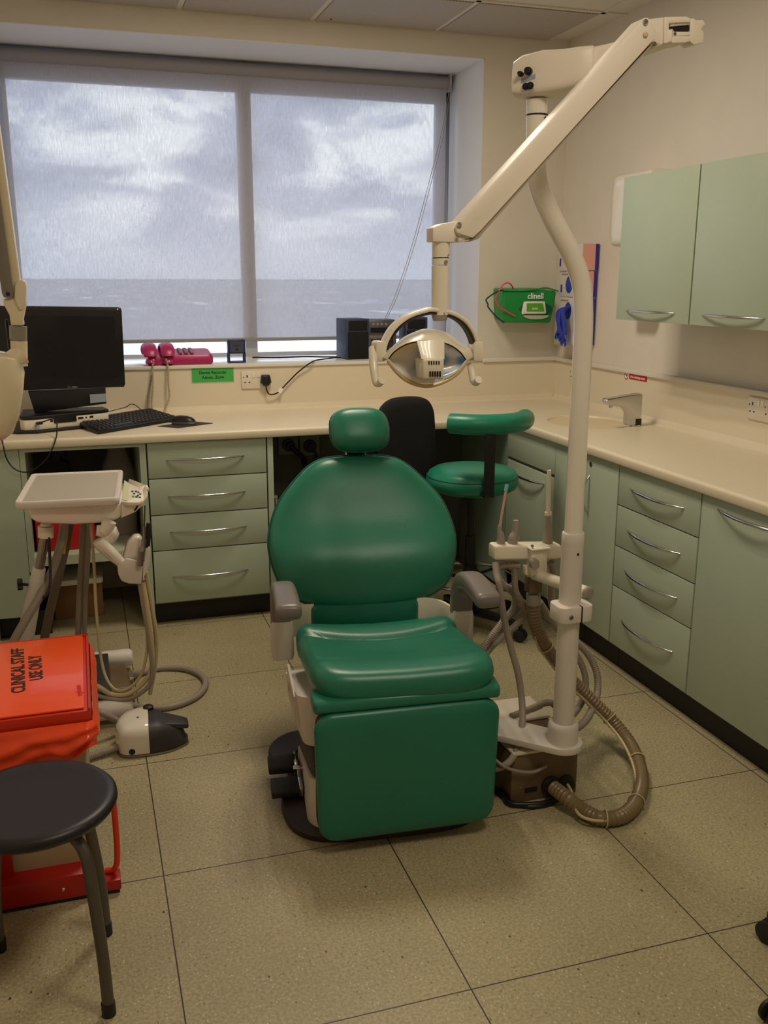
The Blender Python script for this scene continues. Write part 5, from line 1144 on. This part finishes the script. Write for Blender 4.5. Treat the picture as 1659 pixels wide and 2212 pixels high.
obj('head_nose', MB().loft([[at(px, py, YC0) for px, py in hn_], [at(px, py, YC0)+Vector((.006, .17, 0)) for px, py in hn_], [Vector((at(262, 1100, YC0).x+(q.x-at(262, 1100, YC0).x)*.35+.012, YC0+.30, q.z)) for q in [at(px, py, YC0) for px, py in hn_]]]), WHITE, ct, bevel=.006, seg=2)
pn = [(262, 1081), (276, 1084), (303, 1083), (316, 1072), (318, 1062)]
zp = .768
zpl = at(290, 1084, YC0).z+.004
pq = [atz(262, 1083, zpl), atz(277, 1085, zpl), atz(300, 1084.5, zpl), atz(317, 1074, zpl), atz(319.5, 1062, zpl), atz(312, 1054, zpl), atz(297, 1050, zpl), atz(283, 1045, zpl), atz(268, 1036, zpl)]
zz_ = [p.z for p in pq]; 
obj('control_panel', MB().loft([pq, [p+Vector((0, 0, -.012)) for p in pq]]), IVORY, ct, bevel=.003)
def on_panel(px, py):           # point on the control panel plane
    n = (pq[2]-pq[0]).cross(pq[-1]-pq[0]).normalized(); d = ray(px, py); o = Vector((0, 0, CAMH)); t = (pq[0]-o).dot(n)/d.dot(n); return o+d*t+Vector((0, 0, .0012))
bts = MB(); eu, ev = (pq[2]-pq[0]).normalized(), (pq[-1]-pq[0]).normalized()
for px, py in ((286, 1062), (290, 1067), (294, 1062), (299, 1064), (303, 1068), (298, 1071), (295, 1074), (302, 1075)):
    c_ = on_panel(px, py); bts.prism([c_-eu*.004-ev*.008, c_+eu*.004-ev*.008, c_+eu*.004+ev*.008, c_-eu*.004+ev*.008], (0, 0, .0008))
obj('buttons', bts, BPLAS, ct); c_ = on_panel(288, 1073)
obj('button', MB().prism([c_-eu*.005-ev*.01, c_+eu*.005-ev*.01, c_+eu*.005+ev*.01, c_-eu*.005+ev*.01], (0, 0, .0009)), LIME, ct)
p0_, p1_, p2_, p3_ = on_panel(264, 1080), on_panel(275, 1083), on_panel(279, 1046), on_panel(270, 1041)
obj('panel_strip', MB().prism([p0_, p1_, p2_, p3_], (0, 0, .0006)), mat('lime_white', (206, 206, 160), .4), ct)
obj('dark_slot', MB().prism([at(289, 1103, YC0-.002), at(296, 1092, YC0-.002), at(299, 1091, YC0-.002), at(297, 1098, YC0-.002), at(291, 1105, YC0-.002)], (0, .004, 0)), DARK, ct)
obj('side_knob', MB().lathe([(.014, 0), (.015, .02), (.010, .028)], atz(306, 1060, zpl)+Vector((0, .03, -.008)), (.9, 0, .4), 16), WHITE, ct)
# tilted column
YC = 3.27
obj('collar', MB().tube([at(99, 1131, YC), at(99, 1136, YC)], .017, 18).tube([at(99, 1137, YC), at(99, 1160, YC)], .0255, 24), IVORY, ct)
obj('chrome_post', MB().tube([at(98, 1155, YC), at(84, 1232, YC)], .0155, 18), STEEL, ct)
obj('column', MB().tube([at(84, 1230, YC), at(83, 1236, YC), at(62, 1340, YC+.02), at(48, 1410, YC+.05), at(36, 1475, YC+.08)], [.017, .0225, .0275, .031, .033], 24, 4), WHITE3, ct)
kk_ = at(46, 1262, YC-.01)
kn3 = MB().tube([kk_, at(60, 1263, YC)], .005, 8)
for k in range(4): kn3.lathe([(.009, -.008), (.010, 0), (.009, .008)], kk_+Vector((-.004, .0, 0))+Vector((0, math.cos(PI/4+PI*k/2)*.010, math.sin(PI/4+PI*k/2)*.012)), (1, 0, 0), 10)
obj('clamp_knob', kn3, DARK, ct)
# jointed arm carrying the handpiece holder
YH = 3.16
obj('arm_joint', MB().tube([at(236, 1126, YH), at(230, 1142, YH), at(222, 1150, YH)], [.024, .022, .019], 18, 4).tube([at(208, 1146, YH+.01), at(240, 1150, YH+.01), at(232, 1166, YH+.01)], [.018, .026, .024], 18, 5), WHITE, ct)
obj('holder_arm', MB().tube([at(213, 1166, YH-.01), at(220, 1176, YH-.01), at(245, 1200, YH-.01), at(266, 1220, YH-.01)], [.022, .0235, .0205, .0150], 20, 5), WHITE, ct)
obj('arm_seam', MB().tube([at(212, 1178, YH-.031), at(236, 1202, YH-.029), at(256, 1219, YH-.024)], .0012, 6), GREYP, ct)
sh = [(272, 1206), (292, 1210), (308, 1222), (305, 1262), (278, 1261), (262, 1255), (255, 1240), (253, 1222), (264, 1214)]
obj('handpiece_holder', MB().loft([[at(px, py, YH-.025) for px, py in sh], [at(px+1, py-1, YH-.01) for px, py in sh]]), WHITE3, ct, bevel=.004)
sh2 = [(290, 1157), (308, 1160), (309, 1222), (292, 1228), (262, 1220), (276, 1172)]
obj('holder_shell', MB().prism([at(px, py, YH+.01) for px, py in sh2], (0, .05, 0)), WHITE, ct, bevel=.012, seg=3)
obj('holder_side', MB().prism([at(px, py, YH-.02) for px, py in ((314, 1186), (323, 1180), (326, 1190), (324, 1215), (318, 1232), (312, 1246), (308, 1258), (309, 1222))], (0, .05, 0)), WHITE, ct, bevel=.004)
# base: two tube feet and centre box
for y_, r_, x1_, px_, zz2 in ((3.60, .0345, .10, 292, .055), (3.15, .0345, .085, 286, .052)):
    xe = at(px_, 1500, y_).x
    obj('base_foot', MB().lathe([(r_, 0), (r_, xe+.34-.02), (r_*.92, xe+.34-.006), (r_*.7, xe+.34)], (-.34, y_, zz2), (1, 0, 0), 26), WHITE3, ct)
    for x_ in (-.28, xe-.06): obj('castor', MB().lathe([(.0175, -.008), (.0175, .008)], (x_, y_, .0185), (0, 1, 0), 14), DARK, ct)
obj('base_box', MB().hexa([(-.30, 3.25, .02), (.10, 3.25, .02), (.09, 3.52, .02), (-.30, 3.52, .02)], [(-.30, 3.27, .075), (.085, 3.27, .075), (.075, 3.50, .075), (-.30, 3.50, .075)]), BOXB, ct, bevel=.004)
obj('base_cover', MB().box(-.30, .02, 3.20, 3.56, .076, .10), DGREY, ct, bevel=.006)
for z_ in (.04,): obj('base_bar', MB().box(-.34, -.26, 3.15, 3.6, .03, .08), WHITE3, ct, bevel=.01)
# handpieces
def hpiece(nm, lbl, cat, parts):
    t = thing(nm, lbl, cat, parts[0][1][0], 'handpieces in the cart holder')
    for n2, pts_, r_, m_ in parts: obj(n2, MB().tube(pts_, r_, 14), m_, t)
hpiece('dental_handpiece', 'brushed steel handpiece in the cart holder, thin tip upwards', 'handpiece', [('body', [at(306, 1212, YH-.03), at(311, 1166, YH-.03)], .0085, STEEL), ('shank', [at(311, 1166, YH-.03), at(312, 1138, YH-.03)], .005, STEEL), ('tip', [at(312, 1138, YH-.03), at(313, 1092, YH-.03)], .0022, DGREY)])
hpiece('dental_syringe', 'short silver syringe with a round button in the cart holder', 'handpiece', [('body', [at(303, 1222, YH-.04), at(304, 1192, YH-.04)], .010, STEEL), ('button', [at(305, 1186, YH-.06), at(305, 1187, YH-.045)], .010, CHROME)])
hpiece('curing_handpiece', 'black-handled handpiece furthest right in the cart holder', 'handpiece', [('body', [at(318, 1185, YH-.01), at(320, 1150, YH-.01), at(321, 1130, YH-.01)], [.008, .0105, .007], DARK)])
# hoses of the cart
def hose(nm, lbl, pts_, r_, m_, grp=None, corr=0):
    return tag(obj(nm, MB().corr(pts_, r_, corr, .006, 12) if corr else MB().tube(pts_, r_, 10, 8), m_), lbl, 'hose', grp)
YD = 3.3
hose('supply_hose', 'left broad grey hose slanting down from under the cart tray towards the wall', [at(140, 1128, YD), at(130, 1180, YD), at(112, 1235, YD), at(85, 1290, YD-.06), at(52, 1345, YD-.1), at(22, 1400, YD-.12), at(5, 1450, YD-.1)], .0145, HOSEG)
hose('supply_hose', 'taupe sleeved hose hanging from the tray right of the cart column', [at(150, 1132, YD+.06), at(140, 1185, YD+.06), at(125, 1250, YD+.06), at(108, 1320, YD+.08), at(92, 1400, YD+.1), at(80, 1460, YD+.12)], .0155, mat('taupe_sleeve', (112, 96, 82), .6))
tag(obj('yellow_tube', MB().tube([at(146, 1130, YD+.03), at(143, 1165, YD+.035), at(138, 1196, YD+.036)], .004, 8), YEL), 'thin yellow tube showing beside the hoses under the cart tray', 'tube')
hose('supply_hose', 'straight grey hose dropping from the middle of the tray, left one of the pair', [at(180, 1130, 3.36), at(178, 1190, 3.36), at(172, 1290, 3.37), at(168, 1400, 3.39), at(166, 1470, 3.4)], .011, HOSEG)
hose('supply_hose', 'straight beige hose dropping from the middle of the tray, right one of the pair', [at(192, 1130, 3.34), at(190, 1200, 3.34), at(184, 1300, 3.36), at(182, 1400, 3.38), at(180, 1470, 3.4)], .0085, HOSEG)
tag(obj('drain_lead', MB().tube([at(105, 1160, 3.25), at(108, 1215, 3.25), at(108, 1260, 3.22), at(100, 1285, 3.2), at(92, 1292, 3.2)], .005, 8, 6), mat('dark_blue_lead', (34, 28, 48), .5)), 'dark thin lead hanging beside the chrome post of the cart', 'cable')
loops = [('shortest pale hose loop hanging below the handpiece holder', [at(196, 1132, YH+.1), at(203, 1220, YH+.1), at(208, 1320, YH+.08), at(218, 1420, YH+.06), at(232, 1470, YH+.03), at(255, 1492, YH), at(285, 1482, YH-.01), at(308, 1450, YH-.01), at(318, 1395, YH-.01), at(314, 1330, YH-.01), at(305, 1262, YH)], .0052, HOSEC),
         ('middle pale hose loop hanging below the handpiece holder', [at(170, 1460, YH+.05), at(215, 1485, YH), at(240, 1500, YH), at(275, 1500, YH-.02), at(310, 1475, YH-.02), at(328, 1440, YH-.02), at(326, 1370, YH-.02), at(316, 1300, YH-.01), at(310, 1258, YH)], .0085, HOSEC),
         ('longest grey hose loop hanging below the handpiece holder', [at(170, 1490, YH), at(220, 1505, YH), at(262, 1512, YH-.02), at(300, 1500, YH-.03), at(328, 1465, YH-.03), at(322, 1380, YH-.02), at(310, 1310, YH-.01), at(302, 1262, YH)], .0078, HOSEG),
         ('outermost cream hose hanging from the right of the handpiece holder', [at(324, 1500, YH), at(335, 1440, YH), at(338, 1375, YH), at(328, 1310, YH), at(316, 1235, YH)], .0068, HOSEC),
         ('cream hose beside the outermost one under the handpiece holder', [at(322, 1490, YH+.02), at(332, 1410, YH+.02), at(332, 1370, YH+.02), at(322, 1310, YH+.02), at(312, 1250, YH+.01)], .0055, HOSEC)]
for lb, P, r_, m_ in loops: hose('handpiece_hose', lb, P, r_, m_, 'hose loops of the cart')
F = lambda px, py, z=.012: atz(px, py, z)
hose('floor_hose', 'grey ribbed hose making a wide loop on the floor right of the cart', [F(282, 1455, .06), F(300, 1454, .02), F(340, 1444), F(395, 1444), F(432, 1457), F(444, 1478), F(425, 1504), F(380, 1524), F(330, 1530), F(285, 1525), F(240, 1512), F(190, 1500)], .0125, HOSEG, None, .0008)
hose('floor_hose', 'short grey hose running from the near foot of the cart towards the foot control', [F(190, 1530, .10), F(220, 1540, .10), F(250, 1556, .06), F(275, 1570, .016), F(298, 1562, .016), F(296, 1545, .02), F(285, 1535, .05)], .0115, HOSEG)
# ================================================================ FOOT CONTROL
fcx = thing('foot_control', 'black and white foot control standing on the floor in front of the cart', 'foot control', (.12, 3.0, 0))
al = math.radians(-3); Rf = Matrix.Rotation(al, 3, 'Z'); fo = Vector((.128, 2.965, 0))
def fpt(x, y, z): return fo + Rf @ Vector((x, y, 0)) + Vector((0, 0, z))
def fout(s_, dx=0): 
    pts_ = [(-.105, -.035), (-.085, -.085), (-.02, -.095), (.06, -.085), (.115, -.05), (.125, -.02), (.10, .02), (.02, .085), (-.04, .095), (-.09, .06), (-.108, .01)]
    O2, _ = catmull([Vector((x*s_+dx, y*s_, 0)) for x, y in pts_], 4, True); return O2
obj('base_rim', MB().loft([[fpt(p.x, p.y, z) for p in fout(f)] for f, z in ((1, .001), (1.01, .004), (1.0, .009))]), STEEL, fcx)
def clipx(O2, x0, x1): return [Vector((min(max(p.x, x0), x1), p.y, 0)) for p in O2]
wr = [[fpt(*clipx([v], -.2, -.03+.0*z)[0].xy, z) for v in fout(f)] for f, z in ((.975, .010), (.985, .03), (.97, .06), (.90, .078), (.74, .092), (.5, .099), (.2, .101))]
obj('white_cover', MB().loft([[fpt(min(v.x, .0+.10*(z/.1)*(z/.1)*0), v.y, z) for v in fout(f)] for f, z in ((.975, .010), (.985, .03), (.975, .065), (.93, .083), (.80, .096), (.6, .103), (.3, .105), (.05, .106))]), WHITE, fcx, ang=50)
obj('black_cover', MB().loft([[fpt(max(v.x, .001), v.y, z - (.35*max(0, v.x-.03) if z > .03 else 0)*min(1, z/.06)) for v in fout(f)] for f, z in ((.98, .010), (.985, .025), (.95, .050), (.88, .080), (.74, .093), (.5, .099), (.2, .101))]), DGREY, fcx, ang=50)
obj('pedal_plate', MB().hexa([fpt(.050, -.055, .070), fpt(.128, -.040, .052), fpt(.128, .015, .052), fpt(.050, .040, .070)], [fpt(.050, -.055, .090), fpt(.128, -.040, .072), fpt(.128, .015, .072), fpt(.050, .040, .090)]), DGREY, fcx, bevel=.008)
obj('knob', MB().lathe([(.012, 0), (.017, .008), (.017, .018), (.010, .023)], fpt(.002, .05, .090), (0, 0, 1), 18), DARK, fcx)
obj('knob', MB().lathe([(.010, 0), (.008, .008), (.004, .011)], fpt(.006, -.045, .085), (0, 0, 1), 14), DARK, fcx)
obj('dimple', MB().lathe([(.010, 0), (.010, .003)], fpt(-.055, -.0905, .022), (-.1, -1, 0), 14), BPLAS, fcx)
obj('indicator', MB().lathe([(.004, 0), (.004, .002)], fpt(-.032, -.02, .1045), (0, 0, 1), 10), mat('blue_dot', (40, 80, 150), .4), fcx)
obj('indicator', MB().lathe([(.003, 0), (.003, .002)], fpt(-.034, .05, .097), (0, 0, 1), 10), YEL, fcx)
obj('cable_sleeve', MB().corr([fpt(-.10, -.045, .02), fpt(-.14, -.06, .018), fpt(-.2, -.085, .016), fpt(-.26, -.10, .016)], .0125, .0015, .007, 12), HOSEG, fcx)
# ================================================================ CLINICAL WASTE BIN
bn = thing('clinical_waste_bin', 'orange-lidded clinical waste bin on a red base at the left wall', 'bin', (-.2, 2.45, 0))
bx0_, bx1_, by0, by1, bz = -.395, -.041, 2.205, 2.705, .50
obj('lid', MB().box(bx0_, bx1_-.010, by0+.004, by1-.004, bz-.006, bz), ORANGE, bn, bevel=.003)
obj('lid_frame', MB().hexa([(bx0_, by0-.006, bz-.055), (bx1_+.006, by0-.006, bz-.055), (bx1_+.006, by1+.006, bz-.055), (bx0_, by1+.006, bz-.055)], [(bx0_, by0-.004, bz-.007), (bx1_+.004, by0-.004, bz-.007), (bx1_+.004, by1+.004, bz-.007), (bx0_, by1+.004, bz-.007)]), mat('orange_red_frame', (206, 42, 12), .35), bn, bevel=.003)
obj('frame_rim', MB().box(bx1_-.001, bx1_+.004, by0-.004, by1+.004, bz-.009, bz-.001).box(bx0_, bx1_+.004, by1-.001, by1+.004, bz-.009, bz-.001), mat('orange_red_frame', (206, 42, 12), .35), bn)
text('lettering', 'CLINICAL STAFF', .046, (atz(40, 1446, bz+.001).x, atz(40, 1446, bz).y, bz+.0004), (-.06, 1, 0), (-1, -.06, 0), INK, bn, .0012, sx=.92)
text('lettering', 'USE ONLY', .046, (atz(78, 1442, bz+.001).x, atz(78, 1442, bz).y, bz+.0004), (-.06, 1, 0), (-1, -.06, 0), INK, bn, .0012, sx=.80)
text('maker_mark', 'wybone', .022, (atz(170, 1492, bz).x, atz(170, 1492, bz).y, bz+.0003), (-.06, 1, 0), (-1, -.06, 0), mat('dark_red_emboss', (200, 30, 8), .3), bn, .0002)
PANX = -.058
obj('body_panel', MB().box(bx0_+.03, PANX, by0+.025, by1-.02, .06, bz-.05), CREAMP, bn, bevel=.004)
obj('side_frame', MB().box(bx0_, -.245, by0+.005, by0+.02, .05, bz-.055), REDM, bn, bevel=.002)
obj('side_frame', MB().box(bx0_, -.245, by1-.02, by1-.005, .05, bz-.055), REDM, bn, bevel=.002)
obj('base', MB().box(bx0_, -.078, by0-.03, by1, .012, .075), REDM, bn, bevel=.003)
obj('base', MB().box(-.078, .004, by0-.03, by0+.02, .012, .040), REDM, bn, bevel=.003)
obj('foot', MB().box(bx0_, .0, by0-.024, by0+.016, 0.0005, .012), DARK, bn)
obj('foot', MB().box(bx0_, -.09, by1-.03, by1, .0005, .012), DARK, bn)
obj('screw', MB().lathe([(.005, 0), (.003, .003)], at(137, 1922, by0-.03), (0, -1, 0), 12), CHROME, bn)
obj('pedal_rod', MB().tube([(-.075, by0+.03, .30), (-.02, by0+.01, .30), (-.004, by0, .285), (.0, by0-.002, .22), (.0, by0-.002, .10), (-.008, by0, .055), (-.03, by0+.01, .045)], .0075, 12, 5), mat('orange_red_rod', (226, 58, 20), .35), bn)
# the bag: draped skirt folded over the frame
bagm = bpy.data.materials.new('orange_polythene'); bagm.use_nodes = True; bb = bagm.node_tree.nodes['Principled BSDF']; bb.inputs['Base Color'].default_value = rgb(252, 80, 34); bb.inputs['Roughness'].default_value = .28; bb.inputs['Alpha'].default_value = .93; bb.inputs['Subsurface Weight'].default_value = 0
loop = []
x0_, x1_, y0_, y1_ = bx0_+.002, bx1_+.006, by0-.010, by1+.008
per = [(x0_+(x1_-x0_)*k/40, y0_) for k in range(40)] + [(x1_, y0_+(y1_-y0_)*k/50) for k in range(50)] + [(x1_-(x1_-x0_)*k/40, y1_) for k in range(41)]
random.seed(11); rows = []
for j in range(11):
    v = j/10; row = []
    for i, (x, y) in enumerate(per):
        side_ = 0 if i < 40 else (1 if i < 90 else 2); u = i/130
        if side_ == 0: t_ = i/40; ln_ = .155 - .085*t_ + .012*math.sin(t_*17); nx, ny = 0, -1
        elif side_ == 1: t_ = (i-40)/50; ln_ = .07+.06*math.sin(t_*PI)+.01*math.sin(t_*21); nx, ny = 1, 0; ln_ *= .9
        else: ln_ = .08; nx, ny = 0, 1
        bl_ = (.004+.022*math.sin(PI*min(1, v*1.05)))*(.55 if side_ == 1 else .9)
        wr_ = (.3 if side_ == 1 else 1)*(.008*math.sin(i*.35+v*5+math.sin(v*7+i*.2)*1.2)*v + .004*math.sin(i*.9-v*11)*v + .009*math.sin(v*15+i*.13)*(v > .15))
        cx_ = 0
        row.append(Vector((x+nx*(bl_+wr_)+(.0 if side_ else 0), y+ny*(bl_+wr_), bz-.030-ln_*v)))
    rows.append(row)
mb_ = MB(); nn2 = len(per)
mb_.add([p for r_ in rows for p in r_], [(j*nn2+i, j*nn2+i+1, (j+1)*nn2+i+1, (j+1)*nn2+i) for j in range(10) for i in range(nn2-1)])
bg_ = obj('bin_bag', mb_, bagm, bn, ang=180); sl = bg_.modifiers.new('solidify', 'SOLIDIFY'); sl.thickness = .0012; sb = bg_.modifiers.new('subsurf', 'SUBSURF'); sb.levels = 1; sb.render_levels = 1
# ================================================================ BLACK STOOL (near left)
bs_ = thing('stacking_stool', 'round dark stool with four grey bent-tube legs nearest the camera on the left', 'stool', (-.158, 1.895, 0))
scx, scy, sR = -.158, 1.895, .168
obj('seat', MB().lathe([(.02, .424), (sR-.02, .424), (sR-.006, .428), (sR, .438), (sR-.001, .446), (sR-.008, .4535), (sR-.022, .4545), (sR-.05, .4510), (.06, .4480), (.01, .4480)], (scx, scy, 0), (0, 0, 1), 72), STOOLB, bs_, ang=60)
for fx, fy in ((-.040, 1.768), (-.038, 2.030), (-.272, 2.045), (-.274, 1.765)):
    d_ = Vector((fx-scx, fy-scy, 0)); L_2 = d_.length; d_.normalize(); c_ = Vector((scx, scy, 0))
    P = [c_+d_*.02+Vector((0, 0, .405)), c_+d_*.075+Vector((0, 0, .407)), c_+d_*.115+Vector((0, 0, .397)), c_+d_*.140+Vector((0, 0, .370)), c_+d_*.150+Vector((0, 0, .32)), c_+d_*(L_2-.006)+Vector((0, 0, .15)), c_+d_*L_2+Vector((0, 0, .02))]
    lg = obj('leg', MB().tube(P, .0125, 16, 6), GSTEEL, bs_)
    obj('rubber_foot', MB().tube([c_+d_*(L_2-.001)+Vector((0, 0, .030)), c_+d_*L_2+Vector((0, 0, .0006))], .0145, 16), DARK, lg)
obj('seat_bracket', MB().box(scx-.05, scx+.05, scy-.05, scy+.05, .412, .425), DARK, bs_)
# ================================================================ X-RAY ARM (top left)
YX = 2.5
xr = thing('xray_unit', 'cream wall-mounted dental x-ray head on a jointed arm at the left edge', 'x-ray machine', at(20, 700, YX))
XA = mat('xray_cream', (226, 212, 180), .35, coat=.2)
obj('upper_arm', MB().prism([at(px, py, YX) for px, py in ((-60, 60), (-30, 60), (48, 640), (26, 640))], (0, .05, 0)), XA, xr, bevel=.004)
obj('arm_channel', MB().prism([at(px, py, YX-.012) for px, py in ((-85, 60), (-50, 60), (29, 636), (27, 644), (8, 643), (4, 634))], (0, .03, 0)), mat('grey_channel', (122, 114, 104), .5), xr, bevel=.003)
obj('screw', MB().lathe([(.005, 0), (.003, .002)], at(17, 635, YX-.012), (0, -1, 0), 10), DARK, xr)
el_ = [at(px, py, YX) for px, py in ((30, 612), (36, 605), (46, 603), (55, 607), (57, 620), (56, 660), (50, 690), (52, 704), (24, 704), (20, 680), (8, 658), (6, 645), (29, 645))]
obj('elbow', MB().prism(el_, (0, .045, 0)), XA, xr, bevel=.008, seg=3)
obj('elbow_cap', MB().prism([at(px, py, YX-.006) for px, py in ((31, 614), (37, 606), (47, 604), (55, 608), (57, 620), (56, 645), (50, 668), (44, 672), (34, 655), (30, 640))], (0, .02, 0)), XA, xr, bevel=.006, seg=3)
obj('swivel_ring', MB().tube([at(39.5, 704, YX+.02), at(39.5, 734, YX+.02)], .0205, 24), mat('grey_ring', (140, 132, 112), .4), xr)
obj('neck', MB().tube([at(41, 736, YX+.02), at(42, 790, YX+.02)], .0195, 24), XA, xr)
obj('neck_foot', MB().tube([at(48, 765, YX+.02), at(18, 785, YX+.01)], .025, 20), XA, xr)
hC = at(-19, 858, YX+.02)
obj('tube_head', MB().lathe([(.02, -.104), (.045, -.098), (.062, -.078), (.070, -.03), (.071, .03), (.068, .075), (.058, .105), (.03, .114)], hC, (.22, 0, 1), 40), XA, xr)
obj('head_seam', MB().lathe([(.0705, -.001), (.0712, 0), (.0705, .001)], hC+Vector((0, 0, .03)), (-.12, 0, 1), 40), GREYP, xr) if False else None
obj('collimator_ring', MB().lathe([(.030, 0), (.030, .018)], hC+Vector((-.030, 0, -.124)), (.22, 0, 1), 24), mat('grey_ring', (140, 132, 112), .4), xr)
obj('cone', MB().lathe([(.026, 0), (.028, .09)], hC+Vector((-.045, 0, -.21)), (.22, 0, 1), 24), XA, xr)
obj('wall_mount', MB().box(XL, XL+.06, YX-.05, YX+.1, 1.95, 2.25), XA, xr, bevel=.01)
obj('cable', MB().tube([at(14, 690, YX+.06), at(18, 730, YX+.07), at(24, 775, YX+.06)], .004, 8, 4), BPLAS, xr)
# ================================================================ OFFICE CHAIR at the right edge: only castors in frame
c1_, c2_ = atz(1662, 2010, .028), atz(1672, 2190, .028)
mid_ = (c1_+c2_)/2; ch_ = (c2_-c1_); R5 = ch_.length/2/math.sin(math.radians(36)); nrm_ = Vector((-ch_.y, ch_.x, 0)).normalized()
if nrm_.x < 0: nrm_ = -nrm_
cc_ = mid_ + nrm_*R5*math.cos(math.radians(36)); a0_ = math.atan2(c1_.y-cc_.y, c1_.x-cc_.x)
oc = thing('office_chair', 'black swivel chair at the bottom right edge, only its castors showing', 'office chair', (cc_.x, cc_.y, 0))
star_base(oc, cc_.x, cc_.y, a0_, R5)
obj('gas_column', MB().lathe([(.026, .075), (.026, .28), (.016, .282), (.016, .42)], (cc_.x, cc_.y, 0), (0, 0, 1), 16), BPLAS, oc)
obj('seat', MB().loft([[Vector((cc_.x+.02+x*f, cc_.y+y*f, z)) for x, y in sell(.17, .2, 3, 32)] for f, z in ((.85, .415), (1, .43), (1, .455), (.9, .475), (.4, .48))]), BLKF, oc)
